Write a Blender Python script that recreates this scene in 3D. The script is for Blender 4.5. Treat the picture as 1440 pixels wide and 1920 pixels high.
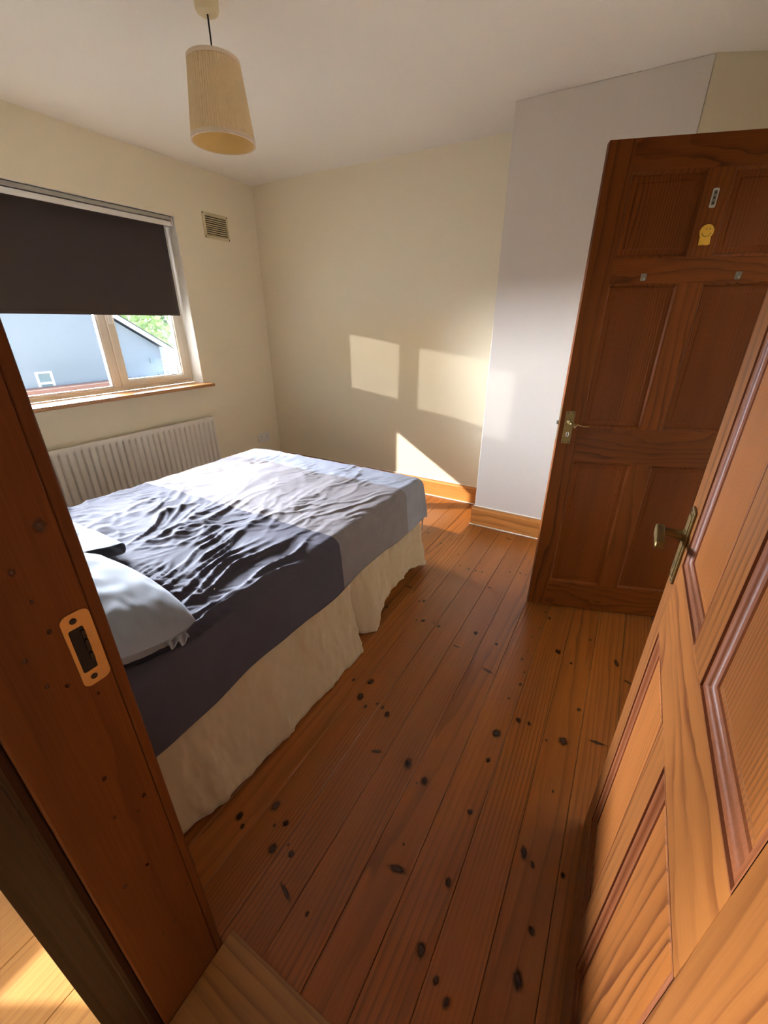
import bpy, math, random
import numpy as np
from mathutils import Matrix, Vector

random.seed(7)
for o in list(bpy.data.objects):
    bpy.data.objects.remove(o, do_unlink=True)
SC = bpy.context.scene
COL = SC.collection

# ------------------------------------------------------------------ camera
F_PX, PITCH, YAW, ROLL = 771.39, 0.4331, 0.5236, -0.0006
CAM = Vector((3.1342, -3.1856, 1.4128))
cam_d = bpy.data.cameras.new('camera')
cam_d.sensor_fit = 'HORIZONTAL'
cam_d.sensor_width = 36.0
cam_d.lens = F_PX / 1440 * 36.0
cam_d.clip_start = 0.02
cam_d.clip_end = 200
cam = bpy.data.objects.new('camera', cam_d)
COL.objects.link(cam)
fw = Vector((-math.sin(YAW) * math.cos(PITCH), math.cos(YAW) * math.cos(PITCH), -math.sin(PITCH)))
rt = Vector((math.cos(YAW), math.sin(YAW), 0))
up = rt.cross(fw)
r2 = rt * math.cos(ROLL) + up * math.sin(ROLL)
u2 = -rt * math.sin(ROLL) + up * math.cos(ROLL)
M = Matrix((r2, u2, -fw)).transposed().to_4x4()
M.translation = CAM
cam.matrix_world = M
SC.camera = cam

# ------------------------------------------------------------------ sky, sun, exposure
SUN_DIR = Vector((1.716, 1.0, -1.05)).normalized()      # direction the sunlight travels
world = bpy.data.worlds.new('sky')
SC.world = world
world.use_nodes = True
wn = world.node_tree
bg = wn.nodes['Background']
sky = wn.nodes.new('ShaderNodeTexSky')
sky.sky_type = 'NISHITA'
sky.sun_disc = False
sky.sun_elevation = math.radians(28)
sky.sun_rotation = math.atan2(-SUN_DIR.x, -SUN_DIR.y)
sky.dust_density = 1.0
wn.links.new(sky.outputs[0], bg.inputs[0])
bg.inputs[1].default_value = 0.14


def sun_lamp(name, d, strength, angle, color):
    l = bpy.data.lights.new(name, 'SUN')
    l.energy = strength
    l.angle = math.radians(angle)
    l.color = color
    o = bpy.data.objects.new(name, l)
    COL.objects.link(o)
    o.rotation_euler = Vector(d).normalized().to_track_quat('-Z', 'Y').to_euler()
    o.location = (-6, -6, 6)
    return o


sun_lamp('sun', SUN_DIR, 2.9, 0.6, (1.0, 0.96, 0.90))
sun_lamp('soft_fill_sun', (1.0, -0.085, -0.03), 55.0, 62, (0.84, 0.94, 1.10))  # wide soft lamp added to brighten the room through the window
sun_lamp('sun_glint_off_windows', (1.177, 1.0, -0.16), 0.36, 0.5, (1.0, 0.98, 0.94))

SC.view_settings.view_transform = 'Standard'
SC.view_settings.look = 'None'
SC.view_settings.gamma = 1.0
SC.view_settings.use_curve_mapping = False
SC.view_settings.exposure = 2.0

# ------------------------------------------------------------------ node helpers


def lin(c):
    return tuple(((v / 255) / 12.92 if v / 255 <= 0.04045 else ((v / 255 + 0.055) / 1.055) ** 2.4) for v in c) + (1.0,)


MATS = {}


class NT:
    def __init__(self, name):
        self.m = bpy.data.materials.new(name)
        self.m.use_nodes = True
        self.t = self.m.node_tree
        self.b = self.t.nodes['Principled BSDF']
        MATS[name] = self.m

    def n(self, typ, **kw):
        nd = self.t.nodes.new('ShaderNode' + typ)
        for k, v in kw.items():
            if k in nd.inputs.keys():
                nd.inputs[k].default_value = v
            else:
                setattr(nd, k, v)
        return nd

    def l(self, a, b):
        self.t.links.new(a, b)

    def math(self, op, a, b=None, c=None, clamp=False):
        nd = self.t.nodes.new('ShaderNodeMath')
        nd.operation = op
        nd.use_clamp = clamp
        for i, v in enumerate((a, b, c)):
            if v is None:
                continue
            if isinstance(v, (int, float)):
                nd.inputs[i].default_value = v
            else:
                self.l(v, nd.inputs[i])
        return nd.outputs[0]

    def vmath(self, op, a, b):
        nd = self.t.nodes.new('ShaderNodeVectorMath')
        nd.operation = op
        for i, v in enumerate((a, b)):
            if isinstance(v, tuple):
                nd.inputs[i].default_value = v
            else:
                self.l(v, nd.inputs[i])
        return nd.outputs[0]

    def mix(self, fac, a, b, blend='MIX'):
        nd = self.t.nodes.new('ShaderNodeMixRGB')
        nd.blend_type = blend
        for i, v in enumerate((fac, a, b)):
            if isinstance(v, (int, float, tuple)):
                nd.inputs[i].default_value = v
            else:
                self.l(v, nd.inputs[i])
        return nd.outputs[0]

    def ramp(self, fac, stops, interp='LINEAR'):
        nd = self.t.nodes.new('ShaderNodeValToRGB')
        nd.color_ramp.interpolation = interp
        el = nd.color_ramp.elements
        while len(el) > 1:
            el.remove(el[0])
        el[0].position, el[0].color = stops[0]
        for p, c in stops[1:]:
            e = el.new(p)
            e.color = c
        if fac is not None:
            self.l(fac, nd.inputs[0])
        return nd.outputs[0]

    def bump(self, h, strength=0.2, dist=0.001):
        nd = self.n('Bump')
        nd.inputs['Strength'].default_value = strength
        nd.inputs['Distance'].default_value = dist
        self.l(h, nd.inputs['Height'])
        self.l(nd.outputs[0], self.b.inputs['Normal'])

    def col(self, c):
        if isinstance(c, tuple):
            self.b.inputs['Base Color'].default_value = c
        else:
            self.l(c, self.b.inputs['Base Color'])

    def rough(self, v):
        self.b.inputs['Roughness'].default_value = v


def plain(name, rgb, rough=0.5, metal=0.0, noise=0.0, nscale=30, bump=0.0):
    t = NT(name)
    c = lin(rgb)
    t.rough(rough)
    t.b.inputs['Metallic'].default_value = metal
    tc = t.n('TexCoord')
    nz = t.n('TexNoise', Scale=nscale, Detail=4.0)
    t.l(tc.outputs['Object'], nz.inputs['Vector'])
    dark = tuple(v * (1 - noise) for v in c[:3]) + (1,)
    t.col(t.mix(nz.outputs[0], dark, c))
    if bump:
        t.bump(nz.outputs[0], bump, 0.002)
    return t.m


def paint(name, rgb, bump=0.08):
    """emulsion on plaster: faint roller stipple and slow unevenness"""
    t = NT(name)
    c = lin(rgb)
    t.rough(0.75)
    tc = t.n('TexCoord')
    slow = t.n('TexNoise', Scale=1.3, Detail=3.0)
    t.l(tc.outputs['Object'], slow.inputs['Vector'])
    d = tuple(v * 0.94 for v in c[:3]) + (1,)
    t.col(t.mix(slow.outputs[0], d, c))
    fine = t.n('TexNoise', Scale=260.0, Detail=3.0)
    t.l(tc.outputs['Object'], fine.inputs['Vector'])
    t.bump(fine.outputs[0], bump, 0.001)
    return t.m


def wood(name, axis, light, dark, rings=42.0, distort=5.0, knots=0.0, rough=0.38, knot_scale=4.0,
         contrast=1.0, vary=0.12, coat=0.25, stretch=0.12, tone_gain=1.0, spec=0.5):
    """varnished pine; axis = grain direction"""
    t = NT(name)
    tc = t.n('TexCoord')
    oi = t.n('ObjectInfo')
    off = t.n('CombineXYZ')
    r = oi.outputs['Random']
    t.l(t.math('MULTIPLY_ADD', r, 7.3, -3.1), off.inputs[0])
    t.l(t.math('MULTIPLY_ADD', t.math('FRACT', t.math('MULTIPLY', r, 13.7)), 5.1, -2.2), off.inputs[1])
    t.l(t.math('MULTIPLY_ADD', t.math('FRACT', t.math('MULTIPLY', r, 37.9)), 6.7, -2.9), off.inputs[2])
    v = t.vmath('ADD', tc.outputs['Object'], off.outputs[0])
    sc = [1.0, 1.0, 1.0]
    sc[axis] = stretch
    vs = t.vmath('MULTIPLY', v, tuple(sc))
    ac = [1.0, 1.0, 1.0]
    ac[axis] = 0.0
    ln_ = t.n('VectorMath', operation='LENGTH')
    t.l(t.vmath('MULTIPLY', v, tuple(ac)), ln_.inputs[0])
    n1 = t.n('TexNoise', Scale=4.5, Detail=1.0)
    t.l(vs, n1.inputs['Vector'])
    n2 = t.n('TexNoise', Scale=22.0, Detail=2.0)
    t.l(vs, n2.inputs['Vector'])
    ph_ = t.math('MULTIPLY', ln_.outputs['Value'], rings)
    ph_ = t.math('MULTIPLY_ADD', n1.outputs[0], distort, ph_)
    ph_ = t.math('MULTIPLY_ADD', n2.outputs[0], distort * 0.16, ph_)
    wfac = t.math('FRACT', ph_)
    # latewood strength wanders from ring to ring
    n3 = t.n('TexNoise', Scale=11.0, Detail=2.0)
    t.l(vs, n3.inputs['Vector'])
    amp_ = t.ramp(n3.outputs[0], [(0.35, (0.25, 0.25, 0.25, 1)), (0.65, (1, 1, 1, 1))])
    hgt_ = t.math('MULTIPLY', wfac, amp_)
    L, D = [tuple(c_ * tone_gain for c_ in lin(q_)[:3]) + (1.0,) for q_ in (light, dark)]
    midc = tuple(a * 0.6 + b * 0.4 for a, b in zip(L, D))
    D2 = tuple(l_ * (1 - contrast) + d_ * contrast for l_, d_ in zip(L, D))
    ringc = t.ramp(wfac, [(0.0, L), (0.40, L), (0.70, tuple(a * (1 - contrast) + b * contrast for a, b in zip(L, midc))), (0.90, D2), (0.96, D2), (1.0, L)])
    ringc = t.mix(amp_, L, ringc)
    # slow tone
    tn = t.n('TexNoise', Scale=7.0, Detail=2.0)
    t.l(vs, tn.inputs['Vector'])
    tone = t.ramp(tn.outputs[0], [(0.3, (0.80, 0.76, 0.70, 1)), (0.7, (1.08, 1.06, 1.05, 1))])
    c = t.mix(1.0, ringc, tone, 'MULTIPLY')
    # fibres
    sf = [420.0, 420.0, 420.0]
    sf[axis] = 6.0
    fv = t.vmath('MULTIPLY', v, tuple(sf))
    fn = t.n('TexNoise', Scale=1.0, Detail=2.0)
    t.l(fv, fn.inputs['Vector'])
    c = t.mix(1.0, c, t.ramp(fn.outputs[0], [(0.3, (0.86, 0.84, 0.82, 1)), (0.65, (1.05, 1.05, 1.05, 1))]), 'MULTIPLY')
    # per piece tone
    pv = t.math('MULTIPLY_ADD', t.math('FRACT', t.math('MULTIPLY', r, 91.3)), 2 * vary, 1 - vary)
    pc = t.n('CombineColor')
    for i in range(3):
        t.l(pv, pc.inputs[i])
    c = t.mix(1.0, c, pc.outputs[0], 'MULTIPLY')
    if knots > 0:
        ks = [1.0, 1.0, 1.0]
        ks[axis] = 0.45
        kv = t.vmath('MULTIPLY', v, tuple(ks))
        kn = t.n('TexNoise', Scale=30.0, Detail=2.0)
        t.l(kv, kn.inputs['Vector'])
        kv2 = t.vmath('ADD', kv, t.vmath('MULTIPLY', kn.outputs['Color'], (0.012, 0.012, 0.012)))
        vo = t.n('TexVoronoi', Scale=knot_scale, feature='F1')
        t.l(kv2, vo.inputs['Vector'])
        sel = t.n('SeparateColor')
        t.l(vo.outputs['Color'], sel.inputs[0])
        size = t.math('MULTIPLY', t.math('GREATER_THAN', sel.outputs[0], 1 - knots), 0.085)
        size = t.math('MULTIPLY', size, t.math('MULTIPLY_ADD', sel.outputs[1], 0.8, 0.35))
        rel = t.math('DIVIDE', vo.outputs['Distance'], t.math('MAXIMUM', size, 0.0001))
        km = t.ramp(rel, [(0.0, (1, 1, 1, 1)), (0.45, (0.85, 0.85, 0.85, 1)), (0.8, (0.35, 0.35, 0.35, 1)), (1.0, (0, 0, 0, 1))])
        c = t.mix(km, c, lin((58, 24, 8)))
    t.col(c)
    t.rough(rough)
    t.b.inputs['Coat Weight'].default_value = coat
    t.b.inputs['Coat Roughness'].default_value = 0.22
    t.b.inputs['Specular IOR Level'].default_value = spec
    t.bump(hgt_, 0.08, 0.0005)
    return t.m


# materials --------------------------------------------------------
paint('cream_paint', (236, 224, 196))
paint('landing_paint', (120, 104, 86))
paint('pale_paint', (226, 216, 204))
paint('ceiling_paint', (238, 232, 220), 0.12)
paint('reveal_paint', (232, 230, 222))
plain('upvc', (226, 216, 198), 0.35, noise=0.03)
plain('white_enamel', (222, 214, 202), 0.35, noise=0.03)
plain('white_plastic', (226, 222, 214), 0.35, noise=0.02)
plain('cream_plastic', (214, 198, 158), 0.45, noise=0.06)
plain('dark_gap', (28, 18, 12), 0.9, noise=0.2)
plain('grey_metal', (176, 172, 164), 0.4, 0.5, noise=0.1)
plain('dull_metal', (112, 104, 92), 0.5, 0.3, noise=0.1)
plain('dark_metal', (50, 44, 38), 0.45, 0.7, noise=0.2)
plain('brass', (206, 158, 92), 0.42, 0.45, noise=0.25, nscale=60)
plain('old_brass', (124, 102, 60), 0.42, 0.8, noise=0.35, nscale=90)
plain('chrome', (205, 205, 200), 0.2, 0.9, noise=0.05)
plain('yellow', (206, 156, 34), 0.5, noise=0.05)
plain('black', (24, 18, 12), 0.6, noise=0.1)
plain('caulk', (232, 226, 214), 0.7, noise=0.05)
plain('string', (190, 160, 100), 0.9, noise=0.1)
VERT_L, VERT_D = (204, 134, 66), (140, 72, 24)
wood('pine_z', 2, (158, 96, 42), (102, 50, 17), rings=44, distort=8, knots=0.10, contrast=1.0, rough=0.42, tone_gain=0.640, spec=0.3)
wood('pine_x', 0, (158, 96, 42), (102, 50, 17), rings=36, distort=9, knots=0.05, contrast=1.0, rough=0.42, stretch=0.28, tone_gain=0.640, spec=0.3)
wood('pine_panel', 2, (168, 100, 43), (84, 38, 11), rings=130, distort=11, knots=0.12, contrast=1.0, rough=0.42, stretch=0.09, tone_gain=0.640, spec=0.3)
wood('pine_moulding', 2, (124, 68, 34), (92, 47, 22), rings=60, distort=4, contrast=0.3, rough=0.5, coat=0.03, tone_gain=0.731, spec=0.3)
wood('stained_pine_z', 2, (134, 70, 20), (84, 37, 8), rings=44, distort=8, knots=0.10, contrast=0.8, rough=0.55, coat=0.04, tone_gain=0.619, spec=0.12)  # darker copy of the pine: shade on the cupboard door put into colour
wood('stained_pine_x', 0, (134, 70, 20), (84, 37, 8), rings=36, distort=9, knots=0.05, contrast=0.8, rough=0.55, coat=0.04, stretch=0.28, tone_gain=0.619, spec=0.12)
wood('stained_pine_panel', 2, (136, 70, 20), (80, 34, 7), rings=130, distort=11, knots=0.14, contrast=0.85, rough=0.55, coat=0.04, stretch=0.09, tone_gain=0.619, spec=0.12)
wood('pine_jamb', 2, (130, 74, 31), (106, 56, 21), rings=30, distort=6, contrast=0.55, rough=0.5, coat=0.06, stretch=0.14, tone_gain=0.585, spec=0.15)
wood('pine_dark', 2, (62, 30, 12), (40, 18, 6), rings=80, distort=5, knots=0.1, contrast=0.9, rough=0.55, coat=0.03, tone_gain=0.602, spec=0.1)  # darkest pine tone, for the landing-side architraves
wood('pine_skirting_x', 0, (214, 146, 76), (156, 94, 40), rings=50, distort=7, knots=0.22, contrast=0.7, knot_scale=7.0)
wood('pine_skirting_y', 1, (214, 146, 76), (156, 94, 40), rings=50, distort=7, knots=0.22, contrast=0.7, knot_scale=7.0)
wood('pine_sill', 1, (196, 142, 84), (150, 88, 40), rings=40, distort=6, contrast=0.6)
wood('floor_pine', 1, (166, 98, 38), (106, 53, 16), rings=80, distort=9, stretch=0.08, knots=0.0, contrast=0.75, vary=0.10, rough=0.36, coat=0.45, tone_gain=0.740, spec=0.3)
wood('landing_oak', 1, (228, 172, 98), (196, 136, 68), rings=60, distort=6, contrast=0.7, vary=0.05, tone_gain=0.774)
wood('threshold_pine', 0, (172, 124, 66), (122, 78, 34), rings=45, distort=8, knots=0.2, contrast=0.6, knot_scale=7.0, rough=0.5, tone_gain=0.645)


def fabric(name, rgb, rough=0.85, weave=900.0, noise=0.08, bump=0.1):
    t = NT(name)
    c = lin(rgb)
    tc = t.n('TexCoord')
    nz = t.n('TexNoise', Scale=22.0, Detail=4.0)
    t.l(tc.outputs['Object'], nz.inputs['Vector'])
    d = tuple(v * (1 - noise) for v in c[:3]) + (1,)
    t.col(t.mix(nz.outputs[0], d, c))
    w = t.n('TexNoise', Scale=weave, Detail=1.0)
    t.l(tc.outputs['Object'], w.inputs['Vector'])
    t.bump(w.outputs[0], bump, 0.0008)
    t.rough(rough)
    t.b.inputs['Sheen Weight'].default_value = 0.15
    return t.m


fabric('blind_fabric', (62, 50, 46), 0.8, 700, 0.06)
fabric('skirt_cotton', (168, 146, 116), 0.85)
fabric('pillow_cotton', (116, 118, 126), 0.8)
fabric('pillow_lining', (78, 74, 78), 0.85)
fabric('shade_fabric', (232, 208, 164), 0.85, 500)
fabric('shade_lining', (226, 190, 120), 0.8, 500)
fabric('shade_trim', (222, 202, 176), 0.85, 500)
fabric('divan_cloth', (150, 140, 132), 0.9)

# patchwork bed cover: three sewn colours along its length (uv in metres)
t = NT('cover_cotton')
uv = t.n('UVMap')
sp = t.n('SeparateXYZ')
t.l(uv.outputs[0], sp.inputs[0])
wob = t.n('TexNoise', Scale=2.0, Detail=1.0)
t.l(uv.outputs[0], wob.inputs['Vector'])
yy = t.math('ADD', sp.outputs[1], t.math('MULTIPLY_ADD', wob.outputs[0], 0.03, -0.015))
c = t.ramp(yy, [(0.0, lin((65, 60, 69))), (0.967 / 2.2, lin((113, 105, 104))), (1.575 / 2.2, lin((130, 130, 138)))], 'CONSTANT')
scl = t.math('DIVIDE', yy, 2.2)
t.l(scl, c.node.inputs[0])
nz = t.n('TexNoise', Scale=14.0, Detail=5.0)
t.l(uv.outputs[0], nz.inputs['Vector'])
t.col(t.mix(1.0, c, t.ramp(nz.outputs[0], [(0.3, (0.92, 0.92, 0.92, 1)), (0.7, (1.04, 1.04, 1.04, 1))]), 'MULTIPLY'))
t.rough(0.8)
t.b.inputs['Specular IOR Level'].default_value = 0.25
n2 = t.n('TexNoise', Scale=38.0, Detail=5.0)
n2.inputs['Distortion'].default_value = 1.2
t.l(uv.outputs[0], n2.inputs['Vector'])
t.bump(n2.outputs[0], 0.35, 0.004)

# window glass: clear pane, straight-through with a faint reflection
t = NT('window_glass')
t.t.nodes.remove(t.b)
out = t.t.nodes['Material Output']
tr = t.n('BsdfTransparent')
gl = t.n('BsdfGlossy', Roughness=0.02)
lw = t.n('LayerWeight', Blend=0.15)
mx = t.n('MixShader')
t.l(t.math('MULTIPLY', lw.outputs['Fresnel'], 0.5), mx.inputs[0])
t.l(tr.outputs[0], mx.inputs[1])
t.l(gl.outputs[0], mx.inputs[2])
t.l(mx.outputs[0], out.inputs[0])

# pine knot inlay (uv -1..1): dark heart, brown ring, feathered edge
t = NT('knot_wood')
out = t.t.nodes['Material Output']
uv = t.n('UVMap')
oi = t.n('ObjectInfo')
nz = t.n('TexNoise', Scale=2.2, Detail=3.0)
sh = t.n('CombineXYZ')
t.l(t.math('MULTIPLY', oi.outputs['Random'], 40.0), sh.inputs[0])
t.l(t.vmath('ADD', uv.outputs[0], sh.outputs[0]), nz.inputs['Vector'])
vl = t.n('VectorMath', operation='LENGTH')
t.l(uv.outputs[0], vl.inputs[0])
rr = t.math('ADD', vl.outputs['Value'], t.math('MULTIPLY_ADD', nz.outputs[0], 0.7, -0.35))
t.col(t.ramp(rr, [(0.0, lin((52, 28, 14))), (0.28, lin((66, 35, 16))), (0.42, lin((30, 13, 5))), (0.6, lin((74, 36, 13))), (1.0, lin((110, 60, 22)))]))
t.rough(0.4)
al = t.ramp(rr, [(0.0, (0.9, 0.9, 0.9, 1)), (0.45, (0.85, 0.85, 0.85, 1)), (0.62, (0.4, 0.4, 0.4, 1)), (0.9, (0, 0, 0, 1))])
t.l(al, t.b.inputs['Alpha'])

# outdoors
plain('render_wall', (158, 166, 174), 0.85, noise=0.06, nscale=8)
plain('roof_slate', (92, 92, 98), 0.8, noise=0.35, nscale=12)
plain('barge_white', (238, 240, 244), 0.5, noise=0.02)
plain('grey_pane', (150, 166, 170), 0.15, noise=0.1)
plain('asphalt', (208, 204, 196), 0.9, noise=0.3, nscale=3)
plain('leaf_light', (168, 186, 128), 0.6, noise=0.4, nscale=3)
plain('leaf_dark', (128, 146, 118), 0.6, noise=0.4, nscale=3)
plain('bark', (90, 70, 52), 0.9, noise=0.4)
t = NT('old_brick')
tc = t.n('TexCoord')
mp = t.n('Mapping')
mp.inputs['Rotation'].default_value = (math.radians(90), 0, math.radians(90))
t.l(tc.outputs['Object'], mp.inputs[0])
br = t.n('TexBrick', Scale=4.4)
br.inputs['Color1'].default_value = lin((176, 128, 112))
br.inputs['Color2'].default_value = lin((150, 104, 90))
br.inputs['Mortar'].default_value = lin((190, 180, 172))
br.inputs['Mortar Size'].default_value = 0.03
t.l(mp.outputs[0], br.inputs['Vector'])
t.col(br.outputs[0])
t.rough(0.9)

# ------------------------------------------------------------------ mesh helpers


class MB:
    def __init__(self):
        self.v, self.f, self.uv = [], [], None

    def add(self, vs, fs):
        o = len(self.v)
        self.v += [tuple(p) for p in vs]
        self.f += [tuple(i + o for i in q) for q in fs]
        return self

    def box(self, x0, x1, y0, y1, z0, z1):
        return self.add([(x0, y0, z0), (x1, y0, z0), (x1, y1, z0), (x0, y1, z0), (x0, y0, z1), (x1, y0, z1), (x1, y1, z1), (x0, y1, z1)],
                        [(0, 3, 2, 1), (4, 5, 6, 7), (0, 1, 5, 4), (1, 2, 6, 5), (2, 3, 7, 6), (3, 0, 4, 7)])

    def prism(self, poly, axis, a, b):
        """poly in the two other axes (cyclic order after axis), extruded along axis a..b"""
        n = len(poly)

        def P(p, h):
            r = [0, 0, 0]
            r[axis] = h
            r[(axis + 1) % 3] = p[0]
            r[(axis + 2) % 3] = p[1]
            return tuple(r)
        vs = [P(p, a) for p in poly] + [P(p, b) for p in poly]
        fs = [tuple(reversed(range(n))), tuple(range(n, 2 * n))]
        for i in range(n):
            j = (i + 1) % n
            fs.append((i, j, n + j, n + i))
        return self.add(vs, fs)

    def lathe(self, prof, c, n=32, axis=2, close=False):
        vs, fs = [], []
        for r, h in prof:
            for k in range(n):
                a = 2 * math.pi * k / n
                q = [0, 0, 0]
                q[axis] = c[axis] + h
                q[(axis + 1) % 3] = c[(axis + 1) % 3] + r * math.cos(a)
                q[(axis + 2) % 3] = c[(axis + 2) % 3] + r * math.sin(a)
                vs.append(tuple(q))
        m = len(prof)
        for i in range(m - 1):
            for k in range(n):
                k2 = (k + 1) % n
                fs.append((i * n + k, i * n + k2, (i + 1) * n + k2, (i + 1) * n + k))
        if close:
            fs.append(tuple(reversed(range(n))))
            fs.append(tuple(range((m - 1) * n, m * n)))
        return self.add(vs, fs)

    def tube(self, path, r, n=10):
        path = [Vector(p) for p in path]
        vs, fs = [], []
        ref = Vector((0.13, 0.27, 0.95))
        for i, p in enumerate(path):
            d = (path[min(i + 1, len(path) - 1)] - path[max(i - 1, 0)]).normalized()
            a = d.cross(ref)
            if a.length < 1e-3:
                a = d.cross(Vector((1, 0, 0)))
            a.normalize()
            b = d.cross(a)
            rr = r[i] if isinstance(r, (list, tuple)) else r
            for k in range(n):
                an = 2 * math.pi * k / n
                vs.append(tuple(p + a * (rr * math.cos(an)) + b * (rr * math.sin(an))))
        m = len(path)
        for i in range(m - 1):
            for k in range(n):
                k2 = (k + 1) % n
                fs.append((i * n + k, i * n + k2, (i + 1) * n + k2, (i + 1) * n + k))
        fs.append(tuple(reversed(range(n))))
        fs.append(tuple(range((m - 1) * n, m * n)))
        return self.add(vs, fs)

    def grid(self, P):
        """P: array (m, n, 3)"""
        m, n = P.shape[:2]
        vs = [tuple(map(float, p)) for p in P.reshape(-1, 3)]
        fs = [(i * n + j, i * n + j + 1, (i + 1) * n + j + 1, (i + 1) * n + j) for i in range(m - 1) for j in range(n - 1)]
        return self.add(vs, fs)

    def mesh(self, name, smooth=False):
        me = bpy.data.meshes.new(name)
        me.from_pydata(self.v, [], self.f)
        me.validate()
        if smooth:
            me.polygons.foreach_set('use_smooth', [True] * len(me.polygons))
        me.update()
        return me

    def build(self, name, mat, parent=None, bevel=0.0, smooth=False, seg=2, fix=True):
        me = self.mesh(name, smooth)
        if fix:
            import bmesh
            bm = bmesh.new()
            bm.from_mesh(me)
            bmesh.ops.recalc_face_normals(bm, faces=bm.faces)
            bm.to_mesh(me)
            bm.free()
        return link(name, me, mat, parent, bevel, seg)


def link(name, me, mat, parent=None, bevel=0.0, seg=2):
    o = bpy.data.objects.new(name, me)
    COL.objects.link(o)
    if mat and not me.materials:
        me.materials.append(MATS[mat])
    o.parent = parent
    if bevel:
        b = o.modifiers.new('bevel', 'BEVEL')
        b.width = bevel
        b.segments = seg
        b.limit_method = 'ANGLE'
        b.angle_limit = math.radians(40)
        b.harden_normals = False
    return o


def tag(o, label, cat, kind=None, group=None):
    o['label'] = label
    o['category'] = cat
    if kind:
        o['kind'] = kind
    if group:
        o['group'] = group
    return o


def empty(name, loc, rz=0.0):
    o = bpy.data.objects.new(name, None)
    o.empty_display_size = 0.1
    COL.objects.link(o)
    o.location = loc
    o.rotation_euler = (0, 0, rz)
    return o


def smooth_by_angle(o, deg=40):
    o.data.polygons.foreach_set('use_smooth', [True] * len(o.data.polygons))
    m = o.modifiers.new('es', 'EDGE_SPLIT')
    m.split_angle = math.radians(deg)
    return o


# numpy gradient noise -------------------------------------------------
_rng = np.random.RandomState(3)
_perm = _rng.permutation(256)
_perm = np.concatenate([_perm, _perm, _perm])
_ang = _rng.rand(256) * 2 * math.pi


def pnoise(x, y):
    x = np.asarray(x, float)
    y = np.asarray(y, float)
    xi = np.floor(x).astype(int)
    yi = np.floor(y).astype(int)
    xf, yf = x - xi, y - yi
    u = xf * xf * xf * (xf * (xf * 6 - 15) + 10)
    v = yf * yf * yf * (yf * (yf * 6 - 15) + 10)

    def g(ix, iy, dx, dy):
        a = _ang[_perm[_perm[ix & 255] + (iy & 255)]]
        return np.cos(a) * dx + np.sin(a) * dy
    a = g(xi, yi, xf, yf)
    b = g(xi + 1, yi, xf - 1, yf)
    c_ = g(xi, yi + 1, xf, yf - 1)
    d = g(xi + 1, yi + 1, xf - 1, yf - 1)
    return 1.5 * ((a * (1 - u) + b * u) * (1 - v) + (c_ * (1 - u) + d * u) * v)


def ridged(n):
    return np.clip(1 - np.abs(n) * 2.6, 0, 1) ** 2


# ================================================================== THE ROOM
H = 2.459
XR = 3.64            # right wall
YF = -2.989          # room face of the doorway wall
YL = -3.124          # landing face of the doorway wall
JL, JR = 2.545, 3.322  # door lining faces
WY0, WY1, WZ0, WZ1 = -2.735, -0.812, 0.925, 2.112   # window opening
XB, DB, XBR = 2.305, 0.373, 3.158                    # chimney breast

# floor: dark sub-floor and one plank after another
fl = MB().box(-0.02, XR + 0.02, -2.995, 0.02, -0.06, -0.022).build('floor', 'dark_gap')
tag(fl, 'varnished orange pine floorboards of the bedroom', 'floor', 'structure')
PW = 0.12
X0 = 2.527 - 22 * PW
pl = MB()
w2, ln = PW / 2 - 0.0006, 2.988
prof = [(-w2, -0.02), (w2, -0.02), (w2, -0.0012), (w2 - 0.0012, 0.0), (-w2 + 0.0012, 0.0), (-w2, -0.0012)]
pl.v = [(x, y, z) for y in (-ln, 0.0) for x, z in prof]
pl.f = [tuple(range(6)), tuple(reversed(range(6, 12)))] + [(i, i + 6, (i + 1) % 6 + 6, (i + 1) % 6) for i in range(6)]
plank_me = pl.mesh('plank')
plank_me.materials.append(MATS['floor_pine'])
planks = {}
for k in range(-1, 33):
    xc = X0 + (k + 0.5) * PW
    if xc < 0.0 or xc > XR + 0.055:
        continue
    o = bpy.data.objects.new('plank', plank_me)
    COL.objects.link(o)
    o.location = (xc, 0, random.uniform(-0.0003, 0.0003))
    o.parent = fl
    planks[k] = o

# knots in the boards, where the photograph shows them (pixel -> floor point)


def ray(u, v):
    return fw + r2 * ((u - 720) / F_PX) - u2 * ((v - 960) / F_PX)


def floor_pt(u, v, z=0.0):
    d = ray(u, v)
    return CAM + d * ((z - CAM.z) / d.z)


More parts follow.
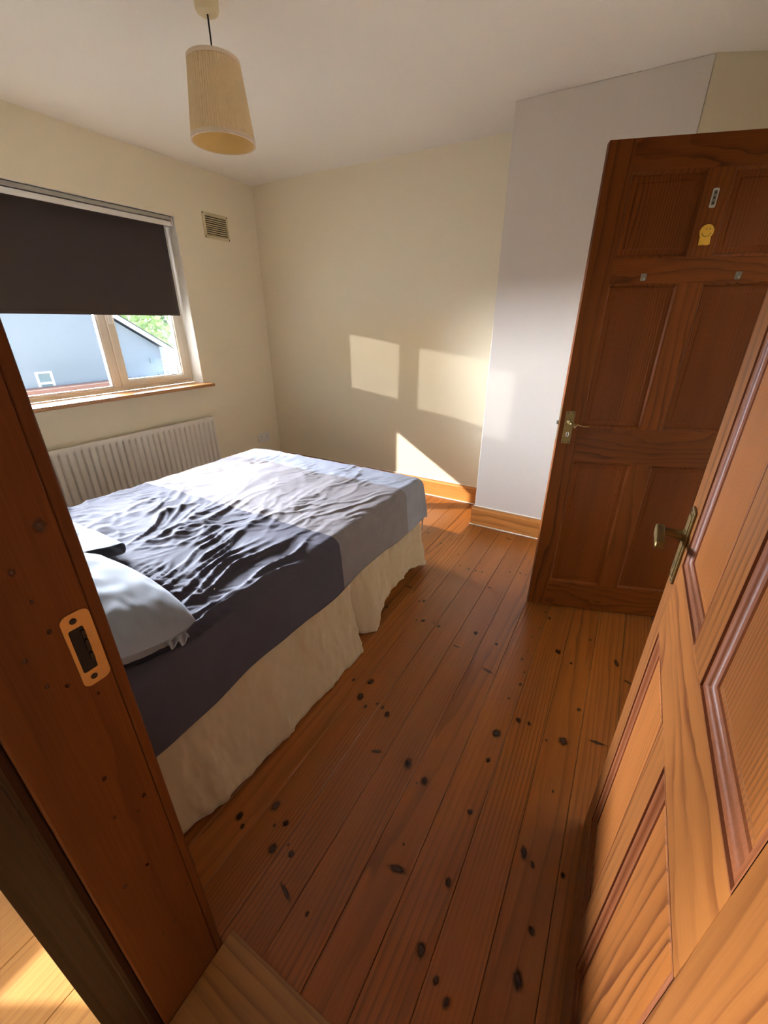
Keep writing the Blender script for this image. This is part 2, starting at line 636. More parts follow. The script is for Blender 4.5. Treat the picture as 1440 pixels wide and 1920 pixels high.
kn = MB()
nk = 16
kn.v = [(0, 0, 0)] + [(math.cos(2 * math.pi * i / nk), math.sin(2 * math.pi * i / nk), 0) for i in range(nk)]
kn.f = [(0, 1 + i, 1 + (i + 1) % nk) for i in range(nk)]
knot_me = kn.mesh('knot')
ul = knot_me.uv_layers.new(name='UVMap')
for lp in knot_me.loops:
    p = knot_me.vertices[lp.vertex_index].co
    ul.data[lp.index].uv = (p.x, p.y)
knot_me.materials.append(MATS['knot_wood'])
za = [(565, 40, 9), (605, 25, 7), (635, 85, 6), (640, 128, 7), (674, 142, 9), (700, 147, 7), (728, 153, 7), (720, 120, 4), (838, 153, 8),
      (880, 158, 8), (903, 165, 6), (478, 270, 7), (507, 272, 10), (350, 292, 9), (468, 345, 5), (495, 347, 9), (537, 355, 6), (552, 367, 9),
      (703, 396, 12), (785, 440, 9), (245, 648, 14), (218, 582, 8), (270, 582, 12), (265, 688, 8), (312, 677, 6), (333, 692, 8),
      (351, 719, 11), (888, 500, 6), (897, 552, 5), (885, 602, 7), (910, 467, 4), (960, 377, 5), (928, 412, 5), (834, 655, 6),
      (1045, 475, 14), (1082, 516, 7), (1112, 700, 8), (1157, 423, 6), (786, 795, 18), (873, 742, 11), (915, 756, 8), (1050, 825, 18),
      (983, 822, 5), (752, 900, 8), (468, 992, 4), (1010, 1025, 4), (980, 312, 5), (995, 337, 8), (210, 505, 10)]
zb = [(130, 210, 16), (207, 247, 13), (217, 283, 8), (335, 210, 14), (372, 272, 11), (330, 280, 5), (340, 375, 14), (390, 382, 11), (380, 348, 4),
      (805, 62, 20), (865, 120, 11), (948, 482, 12), (1027, 232, 10), (1217, 378, 15), (1247, 420, 8), (1340, 450, 8),
      (1245, 657, 11), (852, 722, 15), (1195, 830, 15), (905, 830, 9), (940, 910, 11), (790, 347, 4), (448, 594, 6)]
spots = [(560 + x / 2.1176, 1000 + y / 2.1176, s) for x, y, s in za] + [(340 + x / 1.8947, 1400 + y / 1.8947, s * 0.9) for x, y, s in zb]


def add_knot(p, sx, sy, rz):
    k = int(math.floor((p.x - X0) / PW))
    if k not in planks:
        return
    lo, hi = X0 + k * PW + 0.002, X0 + (k + 1) * PW - 0.002
    ex = abs(sx * math.cos(rz)) + abs(sy * math.sin(rz))
    x = min(max(p.x, lo + min(ex, 0.055)), hi - min(ex, 0.055))
    o = bpy.data.objects.new('knot', knot_me)
    COL.objects.link(o)
    o.parent = planks[k]
    o.location = (x - planks[k].location.x, p.y, 0.0004)
    o.scale = (sx, sy, 1)
    o.rotation_euler = (0, 0, rz)


for u, v, s in spots:
    p = floor_pt(u, v)
    sz = s * 0.00082 * 1.6
    add_knot(p, sz * random.uniform(0.85, 1.0), sz * random.uniform(1.1, 1.6), random.uniform(-0.4, 0.4))
# long branch scars running across the grain
for u, v, L_, W_, a in [(535, 1672, 0.035, 0.008, -0.35), (755, 1637, 0.035, 0.014, 0.2), (925, 1262, 0.035, 0.010, -0.2), (1165, 1275, 0.024, 0.008, -0.3),
                        (1120, 1393, 0.040, 0.009, 0.1), (708, 1410, 0.028, 0.009, 0.5), (1160, 1245, 0.012, 0.03, 0.3), (775, 1103, 0.03, 0.010, 0.1),
                        (850, 1210, 0.025, 0.007, 0.0), (960, 1012, 0.035, 0.008, -0.2), (912, 1100, 0.02, 0.007, 0.0), (795, 1465, 0.018, 0.02, 0.3)]:
    add_knot(floor_pt(u, v), L_, W_, a)
for k in range(45):     # boards in the rest of the room
    p = Vector((random.uniform(0.1, 2.1), random.uniform(-2.9, -0.1), 0))
    s = random.uniform(0.004, 0.012)
    add_knot(p, s, s * 1.4, random.uniform(-0.4, 0.4))

# ceiling
tag(MB().box(-0.3, XR + 0.12, -3.13, 0.15, H, H + 0.12).build('ceiling', 'ceiling_paint'), 'plain off-white plaster ceiling', 'ceiling', 'structure')

# window wall (left)
wl = MB()
wl.box(-0.30, 0, -3.13, WY0, -0.1, H).box(-0.30, 0, WY1, 0.15, -0.1, H)
wl.box(-0.30, 0, WY0, WY1, -0.1, WZ0).box(-0.30, 0, WY0, WY1, WZ1, H)
wl = tag(wl.build('wall_left', 'cream_paint'), 'cream painted wall with the window in it', 'wall', 'structure')
RX = -0.125
MB().box(RX, -0.001, WY1 - 0.003, WY1 - 0.0002, WZ0, WZ1).build('reveal', 'reveal_paint', wl)
MB().box(RX, -0.001, WY0 + 0.0002, WY0 + 0.003, WZ0, WZ1).build('reveal', 'reveal_paint', wl)
MB().box(RX, -0.001, WY0 + 0.003, WY1 - 0.003, WZ1 - 0.003, WZ1 - 0.0002).build('reveal', 'reveal_paint', wl)

# back wall, chimney breast, splayed corner wall, right wall with cupboard opening
tag(MB().box(0.0, XBR + 0.6, 0, 0.15, -0.1, H).build('wall_back', 'cream_paint'), 'cream back wall catching the patches of sun', 'wall', 'structure')
ch = MB().box(XB, XBR, -DB, -0.0005, -0.03, H).build('wall_chimney', 'pale_paint', bevel=0.004)
tag(ch, 'pale plastered chimney breast standing out from the back wall', 'wall', 'structure')
al = MB().prism([(XBR + 0.0005, -DB + 0.0), (XR, -0.13), (XR, -0.002), (XBR + 0.0005, -0.002)], 2, -0.03, H)
tag(al.build('wall_alcove', 'cream_paint'), 'shaded cream wall in the corner right of the chimney breast', 'wall', 'structure')
HB_ = 0.148
CO0, CO1, CZ = -1.70, -0.93, 2.0
wr = MB()
wr.box(XR, XR + 0.1, CO1, 0.0, -0.1, H).box(XR, XR + 0.1, YF, CO0, -0.1, H).box(XR, XR + 0.1, CO0, CO1, CZ, H)
tag(wr.build('wall_right', 'cream_paint'), 'cream right-hand wall with the cupboard opening', 'wall', 'structure')
cb = MB()
cb.box(XR + 0.7, XR + 0.75, CO0 - 0.1, CO1 + 0.1, -0.03, H).box(XR + 0.1, XR + 0.7, CO0 - 0.1, CO0 - 0.05, -0.03, H).box(XR + 0.1, XR + 0.7, CO1 + 0.05, CO1 + 0.1, -0.03, H)
tag(cb.build('wall_cupboard', 'cream_paint'), 'inside walls of the cupboard behind the open panelled door', 'wall', 'structure')

tag(MB().box(XR + 0.075, XR + 0.7, CO0 - 0.05, CO1 + 0.05, -0.03, -0.001).build('floor_cupboard', 'floor_pine'), 'pine floor inside the cupboard', 'floor', 'structure')
for nm, ya_, yb_, za_, zb_ in (('trim_10', CO0 - 0.06, CO0, 0.0, CZ + 0.06), ('trim_11', CO1, CO1 + 0.06, 0.0, CZ + 0.06), ('trim_12', CO0, CO1, CZ, CZ + 0.06)):
    tag(MB().box(XR - 0.016, XR - 0.0005, ya_, yb_, za_, zb_).build(nm, 'pine_z', bevel=0.003), {'trim_10': 'pine architrave on the near side of the cupboard opening', 'trim_11': 'pine architrave behind the cupboard door hinges', 'trim_12': 'pine architrave across the top of the cupboard opening'}[nm], 'architrave', 'structure')
br_ = MB().prism([(0, XR), (HB_, XR), (HB_, XR - 0.007), (HB_ - 0.032, XR - 0.018), (0, XR - 0.018)], 1, YF + 0.02, CO0 - 0.061).build('baseboard_right', 'pine_skirting_y')
tag(br_, 'pine skirting board along the right wall behind the open door', 'skirting board', 'structure')

# doorway wall (front), with the lining
wf = MB()
wf.box(0.0, JL - 0.03, YL, YF, -0.1, H).box(JR + 0.03, 4.4, YL, YF, -0.1, H).box(JL - 0.03, JR + 0.03, YL, YF, 2.04, H)
tag(wf.build('wall_front', 'cream_paint'), 'cream wall around the bedroom doorway', 'wall', 'structure')


def lining(name, x0, x1, label):
    return tag(MB().box(x0, x1, YL - 0.001, YF + 0.001, -0.004, 2.01).build(name, 'pine_jamb', bevel=0.003), label, 'door frame', 'structure')


jl = lining('trim_1', JL - 0.03, JL, 'varnished pine door jamb with brass strike plate on the left')
jr = lining('trim_2', JR, JR + 0.03, 'varnished pine door jamb on the hinge side')
tag(MB().box(JL - 0.03, JR + 0.03, YL, YF, 2.01, 2.04).build('trim_3', 'pine_x', bevel=0.002), 'pine door head above the doorway', 'door frame', 'structure')
# room-side architraves
for nm, a, b, lab in (('trim_4', JL - 0.085, JL - 0.001, 'pine architrave on the bedroom side of the left jamb'), ('trim_5', JR + 0.03, JR + 0.10, 'pine architrave on the bedroom side of the hinge jamb')):
    tag(MB().box(a, b, YF + 0.001, YF + 0.018, 0.0, 2.03).build(nm, 'pine_jamb', bevel=0.004, seg=3), lab, 'architrave', 'structure')
# landing-side architraves (moulded, thicker on the outside)
ap = [(JL - 0.008, YL - 0.0012), (JL - 0.008, YL - 0.012), (JL - 0.012, YL - 0.018), (JL - 0.020, YL - 0.019), (JL - 0.026, YL - 0.026), (JL - 0.060, YL - 0.055), (JL - 0.075, YL - 0.071), (JL - 0.085, YL - 0.069), (JL - 0.085, YL - 0.0012)]
tag(MB().prism(ap, 2, -0.012, 2.05).build('trim_6', 'pine_dark', bevel=0.002), 'dark moulded architrave beside the landing', 'architrave', 'structure')
ap2 = [(JR + JL - x, y) for x, y in reversed(ap)]
tag(MB().prism(ap2, 2, -0.012, 2.05).build('trim_7', 'pine_dark', bevel=0.002), 'dark moulded architrave behind the open door', 'architrave', 'structure')

# brass strike plate on the left jamb (part of the jamb)
sp_ = MB()
y0, y1, z0, z1 = -3.027, -2.9905, 0.932, 1.056
hy0, hy1, hz0, hz1 = -3.022, -3.003, 0.957, 1.032


def yz_ring(outer, inner, xa, xb):
    m = MB()
    n = len(outer)
    vs = [(xa, *p) for p in outer] + [(xa, *p) for p in inner] + [(xb, *p) for p in outer] + [(xb, *p) for p in inner]
    fs = []
    for i in range(n):
        j = (i + 1) % n
        fs += [(i, j, n + j, n + i), (2 * n + i, 3 * n + i, 3 * n + j, 2 * n + j), (i, 2 * n + i, 2 * n + j, j), (n + i, n + j, 3 * n + j, 3 * n + i)]
    return m.add(vs, fs)


def rrect(a0, a1, b0, b1, r, n=4, sharp=()):
    pts = []
    for ci, (ca, cb_, st) in enumerate(((a1 - r, b1 - r, 0), (a0 + r, b1 - r, 90), (a0 + r, b0 + r, 180), (a1 - r, b0 + r, 270))):
        for i in range(n + 1):
            an = math.radians(st + 90 * i / n)
            rr_ = r
            pts.append((ca + rr_ * math.cos(an), cb_ + rr_ * math.sin(an)))
    return pts


strike = yz_ring(rrect(y0, y1, z0, z1, 0.010), rrect(hy0, hy1, hz0, hz1, 0.003), JL - 0.0005, JL + 0.0016).build('strike_plate', 'brass', jl)
MB().box(JL - 0.001, JL + 0.0006, hy0 + 0.0005, hy1 - 0.0005, hz0 + 0.0005, hz1 - 0.0005).build('mortice', 'dark_gap', strike)
for zc in (0.945, 1.044):
    MB().lathe([(0.0, 0.0022), (0.0036, 0.0024), (0.0046, 0.0014), (0.0046, 0)], (JL + 0.0006, -3.012, zc), 14, 0).build('screw', 'dark_metal', strike)
for za_, zb_ in ((0.972, 0.985), (0.990, 1.008), (1.013, 1.025)):
    MB().box(JL + 0.0004, JL + 0.004, hy1 - 0.005, hy1 - 0.0005, za_, zb_).build('tab', 'dark_metal', strike)

for yk, zk, sk_ in [(-3.007, 1.187, 18), (-3.049, 1.143, 10), (-3.039, 1.046, 7), (-3.073, 1.024, 8), (-3.064, 0.972, 7), (-3.044, 0.955, 6), (-3.015, 0.912, 5),
                    (-3.049, 0.758, 8), (-3.009, 0.658, 8), (-3.025, 0.637, 5), (-3.057, 0.669, 6), (-3.044, 0.501, 6), (-3.083, 0.506, 9), (-2.998, 0.338, 8),
                    (-3.04, 0.282, 6), (-3.021, 0.273, 5), (-3.064, 0.284, 7), (-3.043, 1.096, 6), (-3.03, 1.45, 9), (-3.07, 1.62, 7), (-3.02, 1.80, 8)]:
    o = bpy.data.objects.new('knot', knot_me)
    COL.objects.link(o)
    o.parent = jl
    o.location = (JL + 0.0004, yk, zk)
    o.rotation_euler = (0, math.radians(90), 0)
    o.scale = (sk_ * 0.00075, sk_ * 0.00055, 1)

# threshold board and landing
th = MB().box(JL + 0.0002, JR - 0.0002, YL - 0.02, -2.941, 0.0008, 0.006).build('trim_8', 'threshold_pine', bevel=0.003)
tag(th, 'worn pale pine threshold board across the doorway', 'threshold', 'structure')
LX0, LX1, LY0 = 0.7, 4.4, -4.7
lf = MB().box(LX0, LX1, LY0, YL, -0.06, -0.030).build('floor_landing', 'dark_gap')
tag(lf, 'bright honey-coloured landing floor beyond the door jamb', 'floor', 'structure')
lp = MB()
lw_ = 0.19
w2 = lw_ / 2 - 0.0006
pr = [(-w2, -0.02), (w2, -0.02), (w2, -0.001), (w2 - 0.001, 0.0), (-w2 + 0.001, 0.0), (-w2, -0.001)]
lp.v = [(x, y, z) for y in (LY0, YL - 0.021) for x, z in pr]
lp.f = [tuple(range(6)), tuple(reversed(range(6, 12)))] + [(i, i + 6, (i + 1) % 6 + 6, (i + 1) % 6) for i in range(6)]
lpm = lp.mesh('landing_board')
lpm.materials.append(MATS['landing_oak'])
for k in range(-8, 11):
    xc = 2.30 + (k + 0.5) * lw_
    if LX0 < xc < LX1:
        o = bpy.data.objects.new('board', lpm)
        COL.objects.link(o)
        o.location = (xc, 0, -0.008)
        o.parent = lf
tag(MB().box(LX0 - 0.1, LX1 + 0.1, LY0 - 0.1, YL - 0.007, H, H + 0.1).build('ceiling_landing', 'ceiling_paint'), 'ceiling over the landing behind the camera', 'ceiling', 'structure')
tag(MB().box(LX0, LX1, LY0 - 0.1, LY0, -0.1, H).build('wall_landing_back', 'landing_paint'), 'far wall of the landing behind the camera', 'wall', 'structure')
tag(MB().box(LX1, LX1 + 0.1, LY0, YL, -0.1, H).build('wall_landing_right', 'landing_paint'), 'right wall of the landing', 'wall', 'structure')
a, b, c0, c1 = -4.25, -3.36, 0.85, 1.95
lw = MB().box(LX0 - 0.1, LX0, LY0, a, -0.1, H).box(LX0 - 0.1, LX0, b, YL, -0.1, H).box(LX0 - 0.1, LX0, a, b, -0.1, c0).box(LX0 - 0.1, LX0, a, b, c1, H)
tag(lw.build('wall_landing_left', 'landing_paint'), 'landing wall with a tall daylight window', 'wall', 'structure')


def win_pane(parent, y0, y1, z0, z1, x):
    MB().box(x - 0.003, x + 0.003, y0, y1, z0, z1).build('pane', 'window_glass', parent)


def frame_ring(name, parent, y0, y1, z0, z1, w, xa, xb, mat='upvc', bevel=0.004, wb=None):
    return yz_ring([(y0, z0), (y1, z0), (y1, z1), (y0, z1)], [(y0 + w, z0 + (wb or w)), (y1 - w, z0 + (wb or w)), (y1 - w, z1 - w), (y0 + w, z1 - w)], xa, xb).build(name, mat, parent, bevel=bevel)


w2_ = empty('window_2', (LX0 - 0.05, (a + b) / 2, c0))
tag(w2_, 'landing window letting daylight in behind the jamb', 'window', 'structure')
o = frame_ring('frame', None, a, b, c0, c1, 0.05, LX0 - 0.08, LX0 - 0.02)
o.parent = w2_
o.matrix_parent_inverse = Matrix.Translation(w2_.location).inverted()
o = MB().box(LX0 - 0.053, LX0 - 0.047, a + 0.05, b - 0.05, c0 + 0.05, c1 - 0.05).build('pane', 'window_glass')
o.parent = w2_
o.matrix_parent_inverse = Matrix.Translation(w2_.location).inverted()

# baseboards
HB, TB = 0.148, 0.018


def base_prof(flip=1):
    return [(0, 0), (0, HB), (-flip * 0.007, HB), (-flip * 0.010, HB - 0.010), (-flip * 0.0165, HB - 0.022), (-flip * TB, HB - 0.032), (-flip * TB, 0)]


bb = MB().prism([(y, z) for y, z in base_prof()], 0, 0.02, XB).build('baseboard_back', 'pine_skirting_x')
tag(bb, 'sunlit orange pine skirting board along the back wall', 'skirting board', 'structure')
MB().box(0.02, XB, -0.009, -0.0005, HB, HB + 0.005).build('caulk_line', 'caulk', bb)
MB().box(0.02, XB - 0.02, -TB - 0.008, -TB, 0.0008, 0.006).build('caulk_line', 'caulk', bb)
bc = MB().prism([(y - DB, z) for y, z in base_prof()], 0, XB - TB, XBR + 0.01).build('baseboard_chimney', 'pine_skirting_x')
tag(bc, 'pine skirting board round the foot of the chimney breast', 'skirting board', 'structure')
MB().prism([(HB * 0, XB), (0, XB - TB), (HB - 0.032, XB - TB), (HB - 0.010, XB - 0.010), (HB, XB - 0.007), (HB, XB)], 1, -DB, -TB - 0.001).build('return_board', 'pine_skirting_y', bc)
MB().box(XB - 0.008, XBR, -DB - 0.009, -DB - 0.0005, HB, HB + 0.005).build('caulk_line', 'caulk', bc)
MB().box(XB - TB - 0.006, XBR, -DB - TB - 0.008, -DB - TB, 0.0008, 0.006).build('caulk_line', 'caulk', bc)
bl = MB().prism([(0, 0.0), (0, TB), (HB - 0.032, TB), (HB - 0.010, 0.010), (HB, 0.007), (HB, 0)], 1, YF, 0.0).build('baseboard_left', 'pine_skirting_y')
tag(bl, 'pine skirting board under the radiator', 'skirting board', 'structure')

# ================================================================== WINDOW
win = empty('window_1', (RX, (WY0 + WY1) / 2, WZ0))
tag(win, 'cream framed three-light window under the dark blind', 'window', 'structure')
WI = Matrix.Translation(win.location).inverted()


def wchild(o, p=None):
    o.parent = p or win
    if p is None:
        o.matrix_parent_inverse = WI
    return o


fy0, fy1, fz0, fz1 = WY0 + 0.003, WY1 - 0.003, 0.945, WZ1 - 0.003
wchild(frame_ring('frame', None, fy0, fy1, fz0, fz1, 0.034, RX - 0.06, RX, wb=0.030))
for yc in (-1.445, -2.102):
    wchild(MB().box(RX - 0.06, RX, yc - 0.028, yc + 0.028, fz0 + 0.03, fz1 - 0.034).build('mullion', 'upvc', bevel=0.005))
# opening casements left and right, fixed light between
for ya, yb in ((-1.417, fy1 - 0.034), (fy0 + 0.034, -2.130)):
    s = wchild(frame_ring('casement', None, ya, yb, fz0 + 0.030, fz1 - 0.034, 0.052, RX - 0.05, RX + 0.008, bevel=0.006, wb=0.042))
    g = MB().box(RX - 0.026, RX - 0.020, ya + 0.05, yb - 0.05, fz0 + 0.07, fz1 - 0.084).build('pane', 'window_glass')
    g.parent = s
    g2 = yz_ring([(ya + 0.052, fz0 + 0.072), (yb - 0.052, fz0 + 0.072), (yb - 0.052, fz1 - 0.086), (ya + 0.052, fz1 - 0.086)],
                 [(ya + 0.060, fz0 + 0.080), (yb - 0.060, fz0 + 0.080), (yb - 0.060, fz1 - 0.094), (ya + 0.060, fz1 - 0.094)], RX - 0.018, RX - 0.004).build('glazing_bead', 'white_plastic')
    g2.parent = s
    hd = MB().box(RX + 0.008, RX + 0.020, (ya + 0.012 if ya > -2 else yb - 0.040), (ya + 0.040 if ya > -2 else yb - 0.012), 1.40, 1.55).build('handle', 'white_plastic', bevel=0.004)
    hd.parent = s
ya, yb = -2.074, -1.473
wchild(MB().box(RX - 0.026, RX - 0.020, ya, yb, fz0 + 0.03, fz1 - 0.034).build('pane', 'window_glass'))
wchild(yz_ring([(ya, fz0 + 0.030), (yb, fz0 + 0.030), (yb, fz1 - 0.034), (ya, fz1 - 0.034)],
               [(ya + 0.016, fz0 + 0.044), (yb - 0.012, fz0 + 0.044), (yb - 0.012, fz1 - 0.048), (ya + 0.016, fz1 - 0.048)], RX - 0.018, RX - 0.002).build('glazing_bead', 'white_plastic', bevel=0.003))

sill = MB()
sill.box(RX, 0.0, WY0, WY1, WZ0 - 0.0, 0.945).box(0.0, 0.096, WY0 - 0.05, -0.772, 0.920, 0.945)
tag(sill.build('trim_9', 'pine_sill', bevel=0.006, seg=3), 'pine window board below the window', 'window sill', 'structure')

# roller blind
rb = empty('roller_blind', (-0.03, (WY0 + WY1) / 2, 2.05))
tag(rb, 'dark brown roller blind drawn halfway down the window', 'blind')
RI = Matrix.Translation(rb.location).inverted()


def bchild(o):
    o.parent = rb
    o.matrix_parent_inverse = RI
    return o


by0, by1 = WY0 + 0.03, -0.846
fabm = MB()
ys = np.linspace(by0, by1, 60)
zs = np.linspace(1.458, 2.092, 40)
Y, Z = np.meshgrid(ys, zs, indexing='ij')
Xf = -0.095 + 0.003 * pnoise(Y * 3, Z * 1.2)
fabm.grid(np.stack([Xf, Y, Z], -1))
f_o = bchild(fabm.build('fabric', 'blind_fabric', smooth=True))
so = f_o.modifiers.new('solid', 'SOLIDIFY')
so.thickness = 0.0012
hem = MB().box(-0.099, -0.092, by0, by1, 1.457, 1.478).build('bottom_bar', 'blind_fabric', bevel=0.002)
bchild(hem)
bchild(MB().lathe([(0.0, by0 - 0.01), (0.019, by0 - 0.01), (0.019, by1 + 0.01), (0.0, by1 + 0.01)], (-0.070, 0, 2.074), 20, 1).build('roller', 'blind_fabric'))
bchild(MB().box(-0.020, -0.004, WY0 + 0.03, -0.842, 2.044, 2.074).build('fascia', 'white_plastic', bevel=0.002))
bchild(MB().box(-0.048, -0.003, WY0 + 0.004, -0.840, 2.080, 2.103).build('head_rail', 'grey_metal', bevel=0.002))
for yb_ in (WY0 + 0.006, -0.835):
    bchild(MB().box(-0.100, -0.010, yb_, yb_ + 0.012, 2.046, 2.098).build('bracket', 'white_plastic', bevel=0.003))
bchild(MB().tube([(-0.090, by1 + 0.006, 2.045), (-0.091, by1 + 0.008, 1.75), (-0.090, by1 + 0.006, 1.475), (-0.086, by1 + 0.010, 1.452)], 0.0032, 8).build('cord', 'white_plastic', smooth=True))

# ================================================================== RADIATOR
rd = empty('radiator', (0.06, -1.74, 0.12))
tag(rd, 'white ribbed panel radiator under the window', 'radiator')
DI = Matrix.Translation(rd.location).inverted()


def rchild(o):
    o.parent = rd
    o.matrix_parent_inverse = DI
    return o


ry0, ry1, rz0, rz1 = -2.646, -0.834, 0.125, 0.675
per = 0.0453
nr = int(round((ry1 - ry0) / per))
per = (ry1 - ry0) / nr
u = np.linspace(0, 1, nr * 12 + 1)
Yv = ry0 + u * (ry1 - ry0)
ph = ((u * nr) % 1.0)
groove = np.exp(-((ph - 0.5) / 0.13) ** 4)
zz = np.array([rz0, rz0 + 0.006, rz0 + 0.03, rz0 + 0.045, rz0 + 0.06, 0.40, rz1 - 0.066, rz1 - 0.05, rz1 - 0.040, rz1 - 0.032, rz1 - 0.006, rz1])
fade = np.array([0, 0, 0, 0.5, 1, 1, 1, 0.8, 0.4, 0, 0, 0])
edge = np.array([-0.006, 0, 0, 0, 0, 0, 0, 0, 0, 0, 0, -0.006])
P = np.zeros((len(zz), len(u), 3))
for i in range(len(zz)):
    P[i, :, 0] = 0.082 + edge[i] - 0.018 * groove * fade[i]
    P[i, :, 1] = Yv
    P[i, :, 2] = zz[i]
rchild(MB().grid(P).build('front_panel', 'white_enamel', smooth=True))
rchild(MB().box(0.030, 0.0630, ry0 + 0.004, ry1 - 0.004, rz0 + 0.006, rz1 - 0.004).build('body', 'white_enamel', bevel=0.008, seg=3))
rchild(MB().box(0.030, 0.081, ry1 - 0.004, ry1, rz0 + 0.002, rz1 - 0.001).build('end_cap', 'white_enamel', bevel=0.002))
rchild(MB().box(0.030, 0.081, ry0, ry0 + 0.004, rz0 + 0.002, rz1 - 0.001).build('end_cap', 'white_enamel', bevel=0.002))
for yb_ in (-2.3, -1.2):
    rchild(MB().box(0.0005, 0.034, yb_, yb_ + 0.04, 0.2, 0.6).build('bracket', 'white_enamel', bevel=0.002))
rchild(MB().tube([(0.055, ry1 + 0.0, 0.16), (0.055, ry1 + 0.05, 0.16), (0.055, ry1 + 0.055, 0.12), (0.055, ry1 + 0.055, 0.001)], 0.008, 12).build('pipe', 'white_enamel', smooth=True))
rchild(MB().lathe([(0, 0.0), (0.017, 0.0), (0.019, 0.02), (0.016, 0.05), (0, 0.052)], (0.055, ry1 + 0.052, 0.165), 18).build('valve', 'white_plastic', smooth=True))

# ================================================================== WALL FITTINGS
vt = empty('air_vent', (0.0, -0.443, 2.10))
tag(vt, 'small beige louvred air vent high beside the window', 'air vent')
VI = Matrix.Translation(vt.location).inverted()


def vchild(o):
    o.parent = vt
    o.matrix_parent_inverse = VI
    return o


vy0, vy1, vz0, vz1 = -0.566, -0.320, 2.015, 2.187
vchild(yz_ring([(vy0, vz0), (vy1, vz0), (vy1, vz1), (vy0, vz1)], [(vy0 + 0.022, vz0 + 0.018), (vy1 - 0.016, vz0 + 0.018), (vy1 - 0.016, vz1 - 0.022), (vy0 + 0.022, vz1 - 0.022)], 0.0005, 0.009).build('frame', 'cream_plastic', bevel=0.002))
vchild(MB().box(0.0004, 0.0014, vy0 + 0.02, vy1 - 0.014, vz0 + 0.016, vz1 - 0.02).build('backing', 'dark_gap'))
ns = 10
for i in range(ns):
    z = vz0 + 0.020 + (vz1 - 0.044 - vz0 - 0.0) * i / (ns - 1) * 1.0
    vchild(MB().prism([(z, 0.0015), (z + 0.009, 0.0015), (z + 0.005, 0.0095), (z + 0.001, 0.0095)], 1, vy0 + 0.021, vy1 - 0.015).build('slat', 'cream_plastic'))
for y in (vy0 + 0.008, vy1 - 0.008):
    for z in (vz0 + 0.009, vz1 - 0.009):
        vchild(MB().lathe([(0, 0.0015), (0.004, 0.001), (0.005, 0)], (0.009, y, z), 10, 0).build('screw', 'dark_metal'))

sk = empty('wall_socket', (0.0, -0.217, 0.345))
tag(sk, 'white double power socket low on the cream wall', 'socket')
SI = Matrix.Translation(sk.location).inverted()


def schild(o):
    o.parent = sk
    o.matrix_parent_inverse = SI
    return o


schild(MB().box(0.0005, 0.012, -0.293, -0.141, 0.300, 0.390).build('plate', 'white_plastic', bevel=0.004, seg=3))
for yc in (-0.255, -0.179):
    schild(MB().box(0.0118, 0.0125, yc - 0.0035, yc + 0.0035, 0.350, 0.359).build('earth_slot', 'black'))
    schild(MB().box(0.0118, 0.0125, yc - 0.015, yc - 0.007, 0.326, 0.331).build('pin_slot', 'black'))
    schild(MB().box(0.0118, 0.0125, yc + 0.007, yc + 0.015, 0.326, 0.331).build('pin_slot', 'black'))
for yc in (-0.236, -0.198):
    schild(MB().box(0.012, 0.0155, yc - 0.007, yc + 0.007, 0.362, 0.380).build('switch', 'white_plastic', bevel=0.0015))

# ================================================================== PENDANT LAMP
LXY = (1.543, -1.693)
lampE = empty('pendant_lamp', (*LXY, 2.05))
tag(lampE, 'cream pleated drum shade hanging on a cord from the ceiling', 'ceiling lamp')
LI = Matrix.Translation(lampE.location).inverted()


def lchild(o, p=None):
    o.parent = p or lampE
    if p is None:
        o.matrix_parent_inverse = LI
    return o


lchild(MB().lathe([(0.0, 0.0), (0.030, 0.0), (0.037, 0.004), (0.041, 0.012), (0.043, 0.045)], (*LXY, 2.4135), 36).build('ceiling_rose', 'cream_plastic', smooth=True))
lchild(MB().tube([(*LXY, 2.414), (*LXY, 2.22)], 0.0030, 10).build('cord', 'dark_metal', smooth=True))
lchild(MB().lathe([(0, 0.06), (0.010, 0.06), (0.016, 0.05), (0.019, 0.0), (0.019, -0.03), (0.0, -0.03)], (*LXY, 2.21), 20).build('lamp_holder', 'white_plastic', smooth=True))
zt, zb_ = 2.291, 2.053
rt_, rb_ = 0.0915, 0.1185
npl = 72
ang = np.linspace(0, 2 * math.pi, npl * 4 + 1)
pp = 0.0030 * np.abs(np.sin(ang * npl / 2)) ** 0.7
hz = np.linspace(0, 1, 8)
P = np.zeros((len(hz), len(ang), 3))
for i, h in enumerate(hz):
    r = rb_ + (rt_ - rb_) * h + pp
    P[i, :, 0] = LXY[0] + r * np.cos(ang)
    P[i, :, 1] = LXY[1] + r * np.sin(ang)
    P[i, :, 2] = zb_ + (zt - zb_) * h
sh = lchild(MB().grid(P).build('shade', 'shade_fabric', fix=False))
lchild(MB().lathe([(rb_ - 0.0022, zb_ - 2.05), (rt_ - 0.0022, zt - 2.05)], (*LXY, 2.05), 64).build('lining', 'shade_lining', smooth=True, fix=False))
for z0_, z1_, r0_, r1_ in ((zb_ - 0.002, zb_ + 0.012, rb_ + 0.001, rb_ - 0.0004), (zt - 0.011, zt + 0.002, rt_ + 0.0024, rt_ + 0.001)):
    lchild(MB().lathe([(r0_ - 0.003, z0_ - 2.05), (r0_ + 0.0026, z0_ - 2.05), (r1_ + 0.0026, z1_ - 2.05), (r1_ - 0.003, z1_ - 2.05), (r0_ - 0.003, z0_ - 2.05)], (*LXY, 2.05), 64).build('trim_band', 'shade_trim', smooth=False))
for a_ in (0.4, 2.5, 4.6):
    lchild(MB().tube([(LXY[0] + 0.018 * math.cos(a_), LXY[1] + 0.018 * math.sin(a_), 2.225), (LXY[0] + (rt_ - 0.003) * math.cos(a_), LXY[1] + (rt_ - 0.003) * math.sin(a_), zt - 0.006)], 0.0015, 6).build('spoke', 'white_plastic'))

